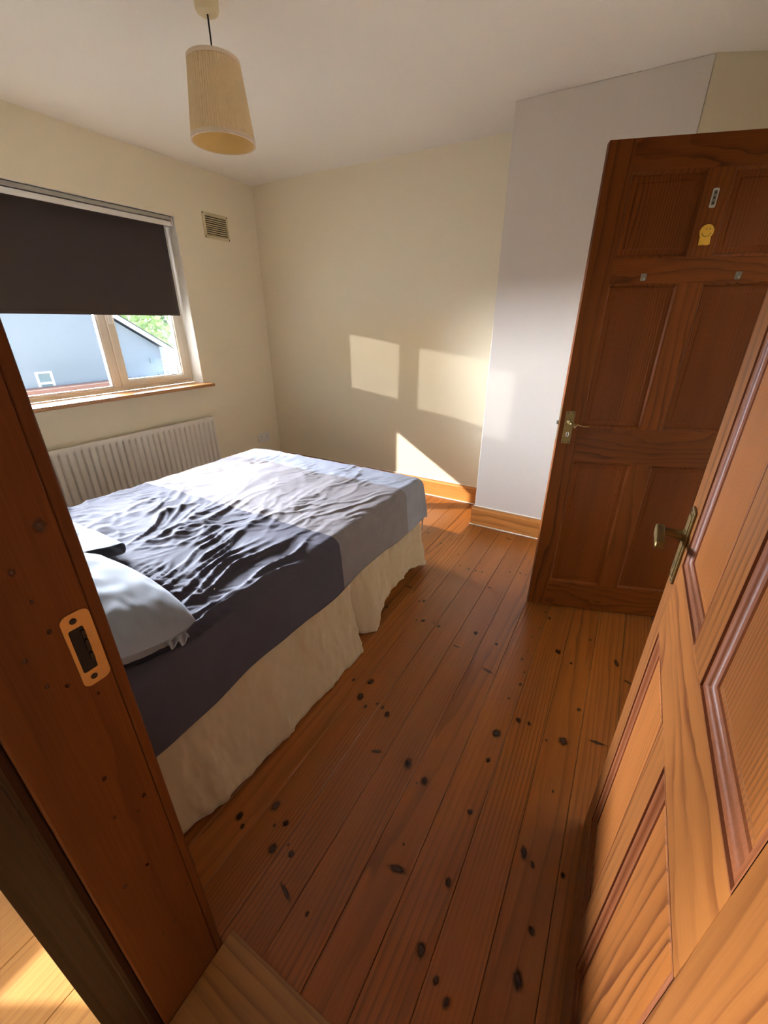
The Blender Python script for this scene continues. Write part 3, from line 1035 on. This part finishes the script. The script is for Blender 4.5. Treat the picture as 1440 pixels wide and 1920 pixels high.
# ================================================================== BED
BX0, BX1, BY0, BY1, BZ = 0.885, 2.225, -2.965, -1.145, 0.600
bed = empty('divan_bed', ((BX0 + BX1) / 2, (BY0 + BY1) / 2, 0))
tag(bed, 'double divan bed with its mattress, hidden under the covers', 'bed')
BI = Matrix.Translation(bed.location).inverted()


def bdchild(o):
    o.parent = bed
    o.matrix_parent_inverse = BI
    return o


bdchild(MB().box(BX0 + 0.045, BX1 - 0.045, BY0 + 0.01, BY1 - 0.05, 0.075, 0.34).build('divan_base', 'divan_cloth', bevel=0.012))
bdchild(MB().box(BX0 + 0.012, BX1 - 0.012, BY0 + 0.01, BY1 - 0.012, 0.342, BZ - 0.016).build('mattress', 'pillow_cotton', bevel=0.05, seg=4))
for x in (BX0 + 0.10, BX1 - 0.078):
    for y in (BY0 + 0.12, -2.05, BY1 - 0.09):
        cst = bdchild(MB().lathe([(0.0, -0.011), (0.022, -0.011), (0.025, -0.006), (0.025, 0.006), (0.022, 0.011), (0.0, 0.011)], (x, y, 0.0255), 18, 0).build('castor', 'white_plastic', smooth=False))
        hs = MB().box(x - 0.015, x + 0.015, y - 0.02, y + 0.02, 0.05, 0.077).build('castor_plate', 'grey_metal', bevel=0.002)
        bdchild(hs)

# cotton valance: path round right side, foot, left side; hem lifts towards the foot as in the photo
vr = 0.05
path = []
sx0, sx1, sy0, sy1 = BX0 + 0.020, BX1 - 0.020, BY0 + 0.005, BY1 - 0.022
n1 = 340
for i in range(n1):
    path.append(((sx1, sy0 + (sy1 - vr - sy0) * i / n1), (1, 0)))
for i in range(24):
    a_ = math.radians(90 * i / 24)
    path.append(((sx1 - vr + vr * math.cos(a_), sy1 - vr + vr * math.sin(a_)), (math.cos(a_), math.sin(a_))))
for i in range(120):
    path.append(((sx1 - vr - (sx1 - sx0 - 2 * vr) * i / 120, sy1), (0, 1)))
for i in range(24):
    a_ = math.radians(90 + 90 * i / 24)
    path.append(((sx0 + vr + vr * math.cos(a_), sy1 - vr + vr * math.sin(a_)), (math.cos(a_), math.sin(a_))))
for i in range(101):
    path.append(((sx0, sy1 - vr - (sy1 - vr - sy0) * i / 100), (-1, 0)))
key_y = [-2.97, -2.6, -2.2, -1.945, -1.92, -1.895, -1.86, -1.80, -1.74, -1.66, -1.55, -1.41, -1.28, -1.18, -1.10]
key_z = [0.030, 0.006, 0.006, 0.008, 0.030, 0.045, 0.012, 0.006, 0.045, 0.085, 0.105, 0.120, 0.095, 0.055, 0.030]
key_o = [0.050, 0.085, 0.090, 0.095, 0.045, 0.004, 0.045, 0.085, 0.065, 0.048, 0.042, 0.042, 0.050, 0.070, 0.090]
m_ = 26
ss = np.cumsum([0] + [math.hypot(path[i + 1][0][0] - path[i][0][0], path[i + 1][0][1] - path[i][0][1]) for i in range(len(path) - 1)])
P = np.zeros((len(path), m_, 3))
tt = np.linspace(0, 1, m_)
for i, ((px, py), (nx, ny)) in enumerate(path):
    if nx > 0.5:
        zb = np.interp(py, key_y, key_z)
        ob = np.interp(py, key_y, key_o)
    elif nx < -0.5:
        zb, ob = 0.02, 0.05
    else:
        zb, ob = 0.03, 0.085
    s = ss[i]
    wr_ = 0.011 * pnoise(s * 7 + 3, tt * 1.3) + 0.006 * pnoise(s * 19, tt * 4.0) + 0.006 * ridged(pnoise(s * 9 + tt * 5, tt * 7 - s * 4)) + 0.004 * ridged(pnoise(s * 16 - tt * 6, tt * 9 + s * 6))
    off_ = ob * tt ** 1.3 + wr_ * np.minimum(1, tt * 2.2)
    P[i, :, 0] = px + nx * (off_ + 0.002)
    P[i, :, 1] = py + ny * (off_ + 0.002)
    P[i, :, 2] = 0.52 + (zb - 0.52) * tt
vo = MB().grid(P).build('bed_valance', 'skirt_cotton', smooth=True)
tag(vo, 'plain cream valance sheet hanging to the floor round the bed', 'valance')
so = vo.modifiers.new('solid', 'SOLIDIFY')
so.thickness = 0.002
so.offset = -1

# patchwork cover
Wd, Ld = BX1 - BX0, BY1 - BY0
hr, hf, hl = 0.215, 0.245, 0.20          # overhang right, foot, left
S = np.linspace(-hl, Wd + hr, 250)
T = np.linspace(0.015, Ld + hf, 290)
Sg, Tg = np.meshgrid(S, T, indexing='ij')
R_ = 0.045
hem_w = 0.012 * np.sin(Tg * 9) * (Sg > Wd) + 0.010 * np.sin(Sg * 8 + 1) * (Tg > Ld)
ds = np.where(Sg > Wd - R_, Sg - (Wd - R_), np.where(Sg < R_, R_ - Sg, 0.0))
sgn = np.where(Sg > Wd / 2, 1.0, -1.0)
dt = np.where(Tg > Ld - R_, Tg - (Ld - R_), 0.0)
d = np.hypot(ds, dt) + 1e-9
corner = (ds > 1e-6) & (dt > 1e-6)
d_eff = np.where(corner, np.maximum(np.maximum(ds, dt), d * 0.93), d)
arc = R_ * math.pi / 2
th_ = np.minimum(d_eff / R_, math.pi / 2)
out_ = R_ * np.sin(th_) + np.maximum(d_eff - arc, 0) * 0.09 + 0.008 * np.sin(th_)
drop = R_ * (1 - np.cos(th_)) + np.maximum(d_eff - arc, 0)
ang_ = np.arctan2(dt, ds)
fold = np.where(corner, 0.016 * np.sin(ang_ * 6.0) * np.clip(drop / 0.2, 0, 1), 0)
out_ = out_ + fold + 0.006 * pnoise(Tg * 6 + 1, Sg * 2) * np.clip(drop / 0.1, 0, 1)
cx = np.clip(Sg, R_, Wd - R_)
cy = np.minimum(Tg, Ld - R_)
X = BX0 + cx + sgn * out_ * ds / d
Yc = BY0 + cy + out_ * dt / d
Zc = BZ + 0.006 - drop
# creases: fan out from the head end, stronger in the dark part near the pillows
px_, py_ = X - 2.15, Yc + 3.35
fan = np.arctan2(px_, py_)
rad = np.hypot(px_, py_)
top = np.clip(1 - drop / 0.06, 0, 1)


amp_head = np.clip((Tg < 1.05) * 1.0, 0, 1) * np.clip((1.15 - Tg) / 0.35, 0.0, 1)
mask1 = np.clip(0.5 + 1.4 * pnoise(X * 2.6 + 5, Yc * 2.1), 0, 1)
w1 = ridged(pnoise(fan * 11 + 2 + 0.5 * pnoise(X * 4, Yc * 4), rad * 2.0)) * mask1
w2b = ridged(pnoise(fan * 22 + 7 + 0.6 * pnoise(X * 5 + 9, Yc * 5), rad * 3.6)) * np.clip(0.4 + 1.6 * pnoise(X * 3 + 1, Yc * 3 + 4), 0, 1)
q1 = (X * 0.55 + Yc * 0.83)
q2 = (-X * 0.83 + Yc * 0.55)
w3 = ridged(pnoise(q2 * 16 + 0.6 * pnoise(X * 5, Yc * 5), q1 * 3.0 + 4)) * np.clip(-0.15 + 1.8 * pnoise(X * 2.2 + 8, Yc * 2.2 + 3), 0, 1)
w4 = pnoise(X * 26, Yc * 26) * 0.0014 + pnoise(X * 9, Yc * 9) * 0.003
w5 = ridged(pnoise(q2 * 34 + 1.2 * pnoise(X * 9, Yc * 9), q1 * 9 + 2)) * np.clip(0.2 + 1.4 * pnoise(X * 4 + 2, Yc * 4 + 7), 0, 1)
Zc = Zc + top * (0.017 * w1 * (0.15 + 0.85 * amp_head) + 0.010 * w2b * (0.3 + 0.7 * amp_head) + 0.010 * w3 + 0.0045 * w5 + w4)
Zc = Zc + (Sg > Wd) * (-hem_w) * np.clip((Sg - Wd) / hr, 0, 1) + (Tg > Ld) * (-hem_w) * np.clip((Tg - Ld) / hf, 0, 1)
# left edge sinks a little into the mattress roll, soft sag
Zc = Zc - 0.010 * np.exp(-((Sg - 0.0) / 0.12) ** 2) * top
cv = MB().grid(np.stack([X, Yc, Zc], -1)).build('bed_cover', 'cover_cotton', smooth=True)
tag(cv, 'crumpled grey patchwork bed cover spread over the double bed', 'bed cover')
me = cv.data
ul = me.uv_layers.new(name='UVMap')
fs_, ft_ = Sg.reshape(-1), Tg.reshape(-1)
vi = np.zeros(len(me.loops), dtype=np.int32)
me.loops.foreach_get('vertex_index', vi)
uvs = np.stack([fs_[vi], ft_[vi]], -1).astype(np.float32).reshape(-1)
ul.data.foreach_set('uv', uvs)
so = cv.modifiers.new('solid', 'SOLIDIFY')
so.thickness = 0.003
so.offset = -1

# pillows


def pillow_mesh(L_, W_, T_, seed, nu=60, nv=44, dent=None):
    u_ = np.linspace(-1, 1, nu)
    v_ = np.linspace(-1, 1, nv)
    U, V = np.meshgrid(u_, v_, indexing='ij')
    m = MB()
    for sgn_ in (1, -1):
        prof_ = np.clip((1 - np.abs(U) ** 3.2), 0, 1) ** 0.55 * np.clip((1 - np.abs(V) ** 2.6), 0, 1) ** 0.55
        x = L_ / 2 * U * np.sqrt(1 - 0.22 * V ** 2) / math.sqrt(0.86)
        y = W_ / 2 * V * np.sqrt(1 - 0.30 * U ** 2) / math.sqrt(0.86)
        z = sgn_ * T_ / 2 * prof_
        w = 0.006 * pnoise(U * 4 + seed, V * 4 + sgn_ * 9) + 0.008 * ridged(pnoise(U * 3 + V * 4 + seed, V * 2.5 - U * 2)) * np.abs(U) ** 2
        z = z + w * prof_ * sgn_
        m.grid(np.stack([x, y, z], -1))
    return m


p1 = empty('pillow', (1.955, -2.778, BZ + 0.012))
tag(p1, 'plump light grey pillow at the head end nearest the door jamb', 'pillow', group='pillows on the bed')
pm = pillow_mesh(0.575, 0.33, 0.165, 2.0).build('pillowcase', 'pillow_cotton', p1, smooth=True)
pm.location = (-0.01, -0.012, 0.090)
pm.rotation_euler = (math.radians(-14), math.radians(2), math.radians(-2))
# loose hem of the pillowcase folded at the end
u_ = np.linspace(0, 1, 14)
v_ = np.linspace(-1, 1, 40)
U, V = np.meshgrid(u_, v_, indexing='ij')
fl_ = np.stack([0.296 + 0.022 * U + 0.004 * np.sin(V * 6), 0.070 + 0.030 * V, -0.004 + 0.010 * np.sin(V * 7 + U * 2) * U - 0.012 * U], -1)
fo = MB().grid(fl_).build('hem', 'pillow_cotton', pm, smooth=True)
so = fo.modifiers.new('solid', 'SOLIDIFY')
so.thickness = 0.004
p2 = empty('pillow', (1.235, -2.70, BZ + 0.008))
tag(p2, 'grey pillow with a dark open end behind the plump one', 'pillow', group='pillows on the bed')
pm2 = pillow_mesh(0.56, 0.36, 0.12, 11.0).build('pillowcase', 'pillow_cotton', p2, smooth=True)
pm2.location = (0, 0, 0.055)
pm2.rotation_euler = (math.radians(-3), math.radians(1), math.radians(4))
# open sleeve end: flattened tube, pale outside, dark facing inside
na, nl = 48, 14
A = np.linspace(0, 2 * math.pi, na + 1)
Ls = np.linspace(0, 1, nl)
for nm, mat_, dr in (('sleeve', 'pillow_cotton', 0.0), ('facing', 'pillow_lining', -0.004)):
    P = np.zeros((nl, na + 1, 3))
    for i, l_ in enumerate(Ls):
        ca, sa = np.cos(A), np.sin(A)
        ry = 0.185 + dr - 0.01 * l_
        rz = (0.044 + 0.004 * np.sin(3 * A)) * (1 - 0.12 * l_) + dr
        P[i, :, 0] = 0.20 + 0.18 * l_ + 0.010 * np.sin(A * 2 + 1) * l_
        P[i, :, 1] = ry * np.sign(ca) * np.abs(ca) ** 0.7
        P[i, :, 2] = rz * np.sign(sa) * np.abs(sa) ** 0.8 + 0.006 * np.sin(A * 5) * l_ - 0.01 * l_
    MB().grid(P).build(nm, mat_, pm2, smooth=True, fix=False)

# ================================================================== PANELLED DOORS


def ring_loops(x0, x1, z0, z1, prof, sgn_, yf):
    """mitred moulding: prof = [(inset, depth)], face at y=yf, depth goes inwards (sgn_)"""
    m = MB()
    for ins, dep in prof:
        y = yf + sgn_ * dep
        m.v += [(x0 + ins, y, z0 + ins), (x1 - ins, y, z0 + ins), (x1 - ins, y, z1 - ins), (x0 + ins, y, z1 - ins)]
    for i in range(len(prof) - 1):
        for k in range(4):
            k2 = (k + 1) % 4
            m.f.append((i * 4 + k, i * 4 + k2, (i + 1) * 4 + k2, (i + 1) * 4 + k))
    return m


def panel_door(name, loc, rz, W, T, label, zrows, z_off=0.009, moulding='pine_moulding', plain_face=False, pre=''):
    """x from free edge (0) to hinge (W), front face y=0 looking to -y, back y=T"""
    root = empty(name, loc, rz)
    tag(root, label, 'door', 'structure')
    Hh = 1.981
    st = 0.088
    mu0, mu1 = W / 2 - 0.040, W / 2 + 0.040
    zt0, zm1, zm0, zl1, zl0, zb1 = zrows      # top rail bottom, mid rail top/bottom, lock rail top/bottom, bottom rail top
    b_, t_ = z_off, z_off + Hh
    for xa, xb in ((0, st), (W - st, W)):
        MB().box(xa, xb, 0, T, b_, t_).build('stile', pre + 'pine_z', root, bevel=0.0012)
    for za_, zb2 in ((zt0, t_), (zm0, zm1), (zl0, zl1), (b_, zb1)):
        MB().box(st, W - st, 0.0, T, za_, zb2).build('rail', pre + 'pine_x', root, bevel=0.0008)
    rows = ((zm1, zt0), (zl1, zm0), (zb1, zl0))
    for za_, zb2 in rows:
        MB().box(mu0, mu1, 0.0, T, za_, zb2).build('mullion', pre + 'pine_z', root, bevel=0.0008)
        for xa, xb in ((st, mu0), (mu1, W - st)):
            # panel: recessed with a slightly raised field on both faces
            m = MB()
            d0, d1 = 0.0125, 0.0085
            i0, i1 = 0.0, 0.050
            lo = []
            for sg, yf in ((1, 0.0), (-1, T)):
                base = len(m.v)
                for ins, dep in (((0.0, d0), (0.030, d0), (0.034, d0 - 0.0012)) if plain_face else ((0.0, d0), (0.030, d0), (0.042, d1))):
                    y = yf + sg * dep
                    m.v += [(xa + ins, y, za_ + ins), (xb - ins, y, za_ + ins), (xb - ins, y, zb2 - ins), (xa + ins, y, zb2 - ins)]
                for i in range(2):
                    for k in range(4):
                        k2 = (k + 1) % 4
                        m.f.append((base + i * 4 + k, base + i * 4 + k2, base + (i + 1) * 4 + k2, base + (i + 1) * 4 + k))
                m.f.append(tuple(base + 8 + k for k in range(4)))
                lo.append(base)
            for k in range(4):
                k2 = (k + 1) % 4
                m.f.append((lo[0] + k, lo[0] + k2, lo[1] + k2, lo[1] + k))
            m.build('panel', pre + 'pine_panel', root)
            mp_ = [(0.0, -0.0002), (0.0022, -0.0002), (0.0026, 0.0040), (0.0046, 0.0042), (0.0060, 0.0018), (0.0090, 0.0012), (0.0125, 0.0022), (0.0150, 0.0052), (0.0165, 0.0082), (0.0190, 0.0092), (0.0225, 0.0100), (0.0235, 0.0126)]
            if plain_face:
                mp_ = [(0.0, -0.0002), (0.0015, 0.0), (0.004, 0.0015), (0.008, 0.0060), (0.0100, 0.0095), (0.0110, 0.0126)]
            for sg, yf in ((1, 0.0), (-1, T)):
                mo = ring_loops(xa, xb, za_, zb2, mp_, sg, yf).build('moulding', moulding, root)
                smooth_by_angle(mo, 50)
    return root


ROWS = (1.896, 1.630, 1.546, 0.983, 0.824, 0.161)
door = panel_door('door_1', (3.294, -2.222, 0), math.radians(-90), 0.757, 0.035, 'open pine panelled bedroom door with brass lever, close to the camera', ROWS)
dx, dy, da = 2.8946, -1.1844, 0.3224
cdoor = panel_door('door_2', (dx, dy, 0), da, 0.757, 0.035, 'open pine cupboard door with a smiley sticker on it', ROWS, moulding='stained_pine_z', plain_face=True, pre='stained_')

# lever handle of the near door (front face, y<0)
hp = MB().prism(rrect(0.926, 1.088, 0.027, 0.067, 0.004), 1, -0.0045, -0.0002).build('handle_plate', 'old_brass', door, bevel=0.0015)
MB().prism(rrect(0.94, 1.074, 0.033, 0.061, 0.003), 1, -0.0065, -0.0042).build('raised_plate', 'old_brass', hp, bevel=0.001)
for z in (0.934, 1.080):
    for x in (0.034, 0.060):
        MB().lathe([(0.0, -0.0012), (0.0028, -0.001), (0.0034, 0.0)], (x, -0.0045, z), 10, 1).build('screw', 'dark_metal', hp)
MB().box(0.0445, 0.0495, -0.0070, -0.0063, 0.955, 0.972).build('keyhole', 'black', hp)
lv = MB().lathe([(0.0, -0.049), (0.0085, -0.049), (0.0085, -0.020), (0.011, -0.010), (0.013, -0.0065), (0.0, -0.0065)], (0.047, 0.0, 1.030), 18, 1).build('lever', 'old_brass', door, smooth=False)
lvr = [(0.036, 1.041), (0.048, 1.042), (0.068, 1.040), (0.088, 1.036), (0.106, 1.031), (0.111, 1.024), (0.106, 1.017), (0.088, 1.017), (0.068, 1.019), (0.048, 1.018), (0.038, 1.020), (0.034, 1.030)]
MB().prism([(z, x) for x, z in lvr], 1, -0.055, -0.040).build('grip', 'old_brass', lv, bevel=0.003, seg=3)
# latch plate in its free edge
MB().box(-0.0012, 0.0005, 0.007, 0.028, 0.93, 1.085).build('latch_plate', 'old_brass', door)
for z in (0.25, 1.72):
    MB().tube([(0.757 + 0.004, -0.002 + 0.035, z), (0.757 + 0.004, 0.033, z + 0.09)], 0.005, 10).build('hinge', 'old_brass', door)

# cupboard door furniture
hp2 = MB().prism(rrect(0.907, 1.052, 0.020, 0.057, 0.003), 1, -0.004, -0.0002).build('handle_plate', 'old_brass', cdoor, bevel=0.0012)
for z in (0.914, 1.045):
    for x in (0.027, 0.050):
        MB().lathe([(0.0, -0.001), (0.0028, -0.001), (0.0034, 0.0)], (x, -0.004, z), 10, 1).build('screw', 'dark_metal', hp2)
MB().prism(rrect(0.938, 0.960, 0.033, 0.046, 0.006), 1, -0.0052, -0.0038).build('escutcheon', 'chrome', hp2)
MB().box(0.037, 0.041, -0.0060, -0.0050, 0.940, 0.957).build('keyhole', 'black', hp2)
lv2 = MB().lathe([(0.0, -0.040), (0.008, -0.040), (0.0085, -0.015), (0.012, -0.005), (0.0, -0.004)], (0.039, 0.0, 1.006), 16, 1).build('lever', 'old_brass', cdoor)
MB().tube([(0.036, -0.040, 1.008), (0.045, -0.043, 1.004), (0.054, -0.040, 0.998), (0.056, -0.028, 0.992)], [0.008, 0.0075, 0.006, 0.004], 10).build('grip', 'old_brass', lv2, smooth=True)
MB().tube([(0.050, -0.042, 1.000), (0.058, -0.036, 0.986), (0.064, -0.026, 0.990), (0.072, -0.018, 0.997), (0.086, -0.008, 0.991), (0.105, -0.0125 + 0.008, 0.986), (0.125, -0.004, 0.987)], 0.0016, 6).build('string', 'string', cdoor, smooth=True)
MB().box(-0.0012, 0.0005, 0.007, 0.028, 0.92, 1.07).build('latch_plate', 'old_brass', cdoor)
MB().prism([(0.009, 0.990), (0.026, 0.990), (0.026, 1.006), (0.012, 1.006)], 0, -0.011, -0.0012).build('latch_bolt', 'chrome', cdoor)
for z in (0.25, 1.72):
    MB().tube([(0.761, 0.036, z), (0.761, 0.036, z + 0.09)], 0.005, 10).build('hinge', 'old_brass', cdoor)
# coat-hook plate and two adhesive pads
hk = MB().prism(rrect(1.779, 1.836, 0.3665, 0.3865, 0.004), 1, -0.0025, -0.0001).build('hook_plate', 'grey_metal', cdoor, bevel=0.0008)
MB().prism(rrect(1.786, 1.830, 0.3705, 0.3825, 0.003), 1, -0.0030, -0.0024).build('recess', 'dull_metal', hk)
for z in (1.793, 1.808, 1.823):
    MB().lathe([(0.0, -0.0016), (0.003, -0.0013), (0.0036, 0.0)], (0.3765, -0.0029, z), 10, 1).build('screw', 'dark_metal', hk)
for x in (0.207, 0.527):
    pd = MB().prism(rrect(1.555, 1.580, x - 0.010, x + 0.010, 0.003), 1, -0.003, -0.0001).build('adhesive_pad', 'dull_metal', cdoor, bevel=0.0008)
    MB().tube([(x, -0.003, 1.563), (x, -0.010, 1.558), (x, -0.012, 1.565)], 0.002, 6).build('hook', 'grey_metal', pd)

# smiley hook stuck to the cupboard door (own thing, in door coordinates)
sm = empty('smiley_hook', (dx, dy, 0), da)
tag(sm, 'yellow smiling face hook stuck to the cupboard door', 'hook')
scx, scz, sr = 0.3815, 1.7075, 0.0232
sc_pts = []
for i in range(29):
    a_ = math.radians(-38 + (360 - 104) * i / 28)
    sc_pts.append((scx + sr * math.cos(a_), scz + sr * math.sin(a_)))
sc_pts += [(scx - 0.0165, 1.6655), (scx - 0.004, 1.667), (scx + 0.010, 1.6655), (scx + 0.0205, 1.668)]
MB().prism([(z, x) for x, z in sc_pts], 1, -0.0042, -0.0003).build('face', 'yellow', sm, bevel=0.001)
for ex in (-0.0035, 0.0065):
    MB().lathe([(0.0, -0.0006), (0.0013, -0.0006), (0.0013, 0.0)], (0, 0, 0), 10, 1).build('eye', 'black', sm)
    bpy.context.scene.collection.objects[-1].location = (scx + ex + 0.001, -0.0042, scz + 0.0085)
    bpy.context.scene.collection.objects[-1].scale = (1, 1, 2.0)
mouth = []
for i in range(13):
    a_ = math.radians(200 + 145 * i / 12)
    mouth.append((scx + 0.0155 * math.cos(a_), -0.0044, scz + 0.001 + 0.0155 * math.sin(a_)))
MB().tube(mouth, 0.0008, 6).build('mouth', 'black', sm)

# ================================================================== OUTDOORS
GZ = -2.9
gx = MB().box(-60, -0.31, -50, 60, GZ - 0.2, GZ).build('ground', 'asphalt')
tag(gx, 'paved ground outside below the window', 'ground', 'structure')
HX = -9.0
nb = empty('neighbour_house', (HX, 1.0, GZ))
tag(nb, 'pale rendered gable wall of the house next door', 'house')
NI = Matrix.Translation(nb.location).inverted()


def nchild(o, p=None):
    o.parent = p or nb
    if p is None:
        o.matrix_parent_inverse = NI
    return o


sl = 0.63
ye, ze = 4.72, 0.74           # right end of the wall, height of the underside of the verge there
ya_ = 2.2
zap = ze + sl * (ye - ya_)
yl_ = 2 * ya_ - ye
nchild(MB().prism([(yl_, GZ), (ye, GZ), (ye, ze), (ya_, zap), (yl_, ze)], 0, HX - 8.0, HX).build('wall', 'render_wall'))
for sgn_ in (1, -1):
    def yy_(y):
        return y if sgn_ > 0 else 2 * ya_ - y
    r_pts = [(ya_, zap + 0.05), (ye + 0.35, ze + 0.05 - sl * 0.35), (ye + 0.35, ze + 0.19 - sl * 0.35), (ya_, zap + 0.19)]
    nchild(MB().prism([(yy_(y), z) for y, z in r_pts], 0, HX - 8.1, HX + 0.16).build('roof', 'roof_slate'))
    b_pts = [(ya_, zap + 0.02), (ye + 0.34, ze + 0.02 - sl * 0.34), (ye + 0.34, ze + 0.15 - sl * 0.34), (ya_, zap + 0.15)]
    nchild(MB().prism([(yy_(y), z) for y, z in b_pts], 0, HX + 0.161, HX + 0.185).build('barge_board', 'barge_white'))
    e_pts = [(ye - 0.02, ze + 0.02), (ye + 0.34, ze - 0.20), (ye + 0.34, ze - 0.33), (ye - 0.02, ze - 0.33)]
    nchild(MB().prism([(yy_(y), z) for y, z in e_pts], 0, HX + 0.02, HX + 0.16).build('eaves_box', 'barge_white'))
    nchild(MB().tube([(HX + 0.08, yy_(ye + 0.38), ze - 0.28), (HX + 0.08, yy_(ye + 0.05), ze - 0.55), (HX + 0.08, yy_(ye + 0.05), GZ + 0.02)], 0.04, 10).build('downpipe', 'barge_white'))
nw = nchild(yz_ring([(1.475, -0.60), (1.815, -0.60), (1.815, 0.345), (1.475, 0.345)], [(1.515, -0.56), (1.765, -0.56), (1.765, 0.305), (1.515, 0.305)], HX + 0.0, HX + 0.04).build('window', 'barge_white'))
for za_, zb2 in ((0.115, 0.30), (-0.55, 0.055)):
    MB().box(HX + 0.005, HX + 0.015, 1.52, 1.76, za_, zb2).build('pane', 'grey_pane', nw)
MB().box(HX + 0.005, HX + 0.04, 1.515, 1.765, 0.06, 0.11).build('transom', 'barge_white', nw)
nchild(MB().box(HX + 0.0, HX + 0.03, 4.35, 4.48, 0.33, 0.46).build('vent_grille', 'grey_pane'))

bw = MB().box(-8.3, -8.05, -4.0, 3.40, GZ, 0.085).build('garden_wall', 'old_brick')
tag(bw, 'old brick wall in front of the neighbouring gable', 'wall')
bw2 = MB().box(-8.3, -8.05, 3.45, 9.5, GZ, 0.055).build('boundary_wall', 'render_wall')
tag(bw2, 'pale boundary wall right of the brick wall', 'wall')
rl = empty('railing', (-8.17, 4.0, 0.055))
tag(rl, 'small white railing on the boundary wall', 'railing')
for i in range(9):
    o = MB().box(-0.006, 0.006, 0.07 * i - 0.008, 0.07 * i + 0.008, 0.0, 0.13 - 0.004 * abs(i - 4)).build('bar', 'grey_pane', rl)
MB().box(-0.008, 0.008, -0.02, 0.58, 0.03, 0.045).build('rail', 'grey_pane', rl)


def tree(loc, rad_, hgt, mat, label, n=2600, seed=1, leaf=0.16):
    rnd = np.random.RandomState(seed)
    root = empty('tree', loc)
    tag(root, label, 'tree', group='trees beyond the house')
    m = MB()
    blobs = [(rnd.uniform(-0.6, 0.6) * rad_, rnd.uniform(-0.6, 0.6) * rad_, hgt * rnd.uniform(0.45, 0.9), rad_ * rnd.uniform(0.35, 0.6)) for _ in range(14)]
    for _ in range(n):
        bx, by, bz, br_ = blobs[rnd.randint(len(blobs))]
        d_ = rnd.normal(size=3)
        d_ /= np.linalg.norm(d_)
        c_ = np.array([bx, by, bz]) + d_ * br_ * rnd.uniform(0.7, 1.05)
        a_ = rnd.normal(size=3)
        a_ /= np.linalg.norm(a_)
        b2 = np.cross(a_, d_ + 0.3 * rnd.normal(size=3))
        b2 /= np.linalg.norm(b2) + 1e-6
        s_ = leaf * rnd.uniform(0.6, 1.3)
        m.add([c_ - a_ * s_, c_ - b2 * s_ * 0.5, c_ + a_ * s_, c_ + b2 * s_ * 0.5], [(0, 1, 2, 3)])
    cr = m.build('foliage', mat, root, fix=False)
    cr['kind'] = 'stuff'
    MB().tube([(0, 0, 0), (0.05, 0.02, hgt * 0.3), (0, 0, hgt * 0.7)], [0.22, 0.17, 0.08], 10).build('trunk', 'bark', root, smooth=True)


tree((-22, 10.0, GZ), 3.4, 7.6, 'leaf_light', 'bright green tree behind the gable roof', seed=1, leaf=0.22)
tree((-31, 20.5, GZ), 3.6, 8.0, 'leaf_dark', 'darker green tree right of the bright one', seed=2, leaf=0.22)
tree((-15, 11.5, GZ), 1.6, 4.0, 'leaf_light', 'low bushy tree seen past the downpipe', n=1800, seed=3, leaf=0.16)
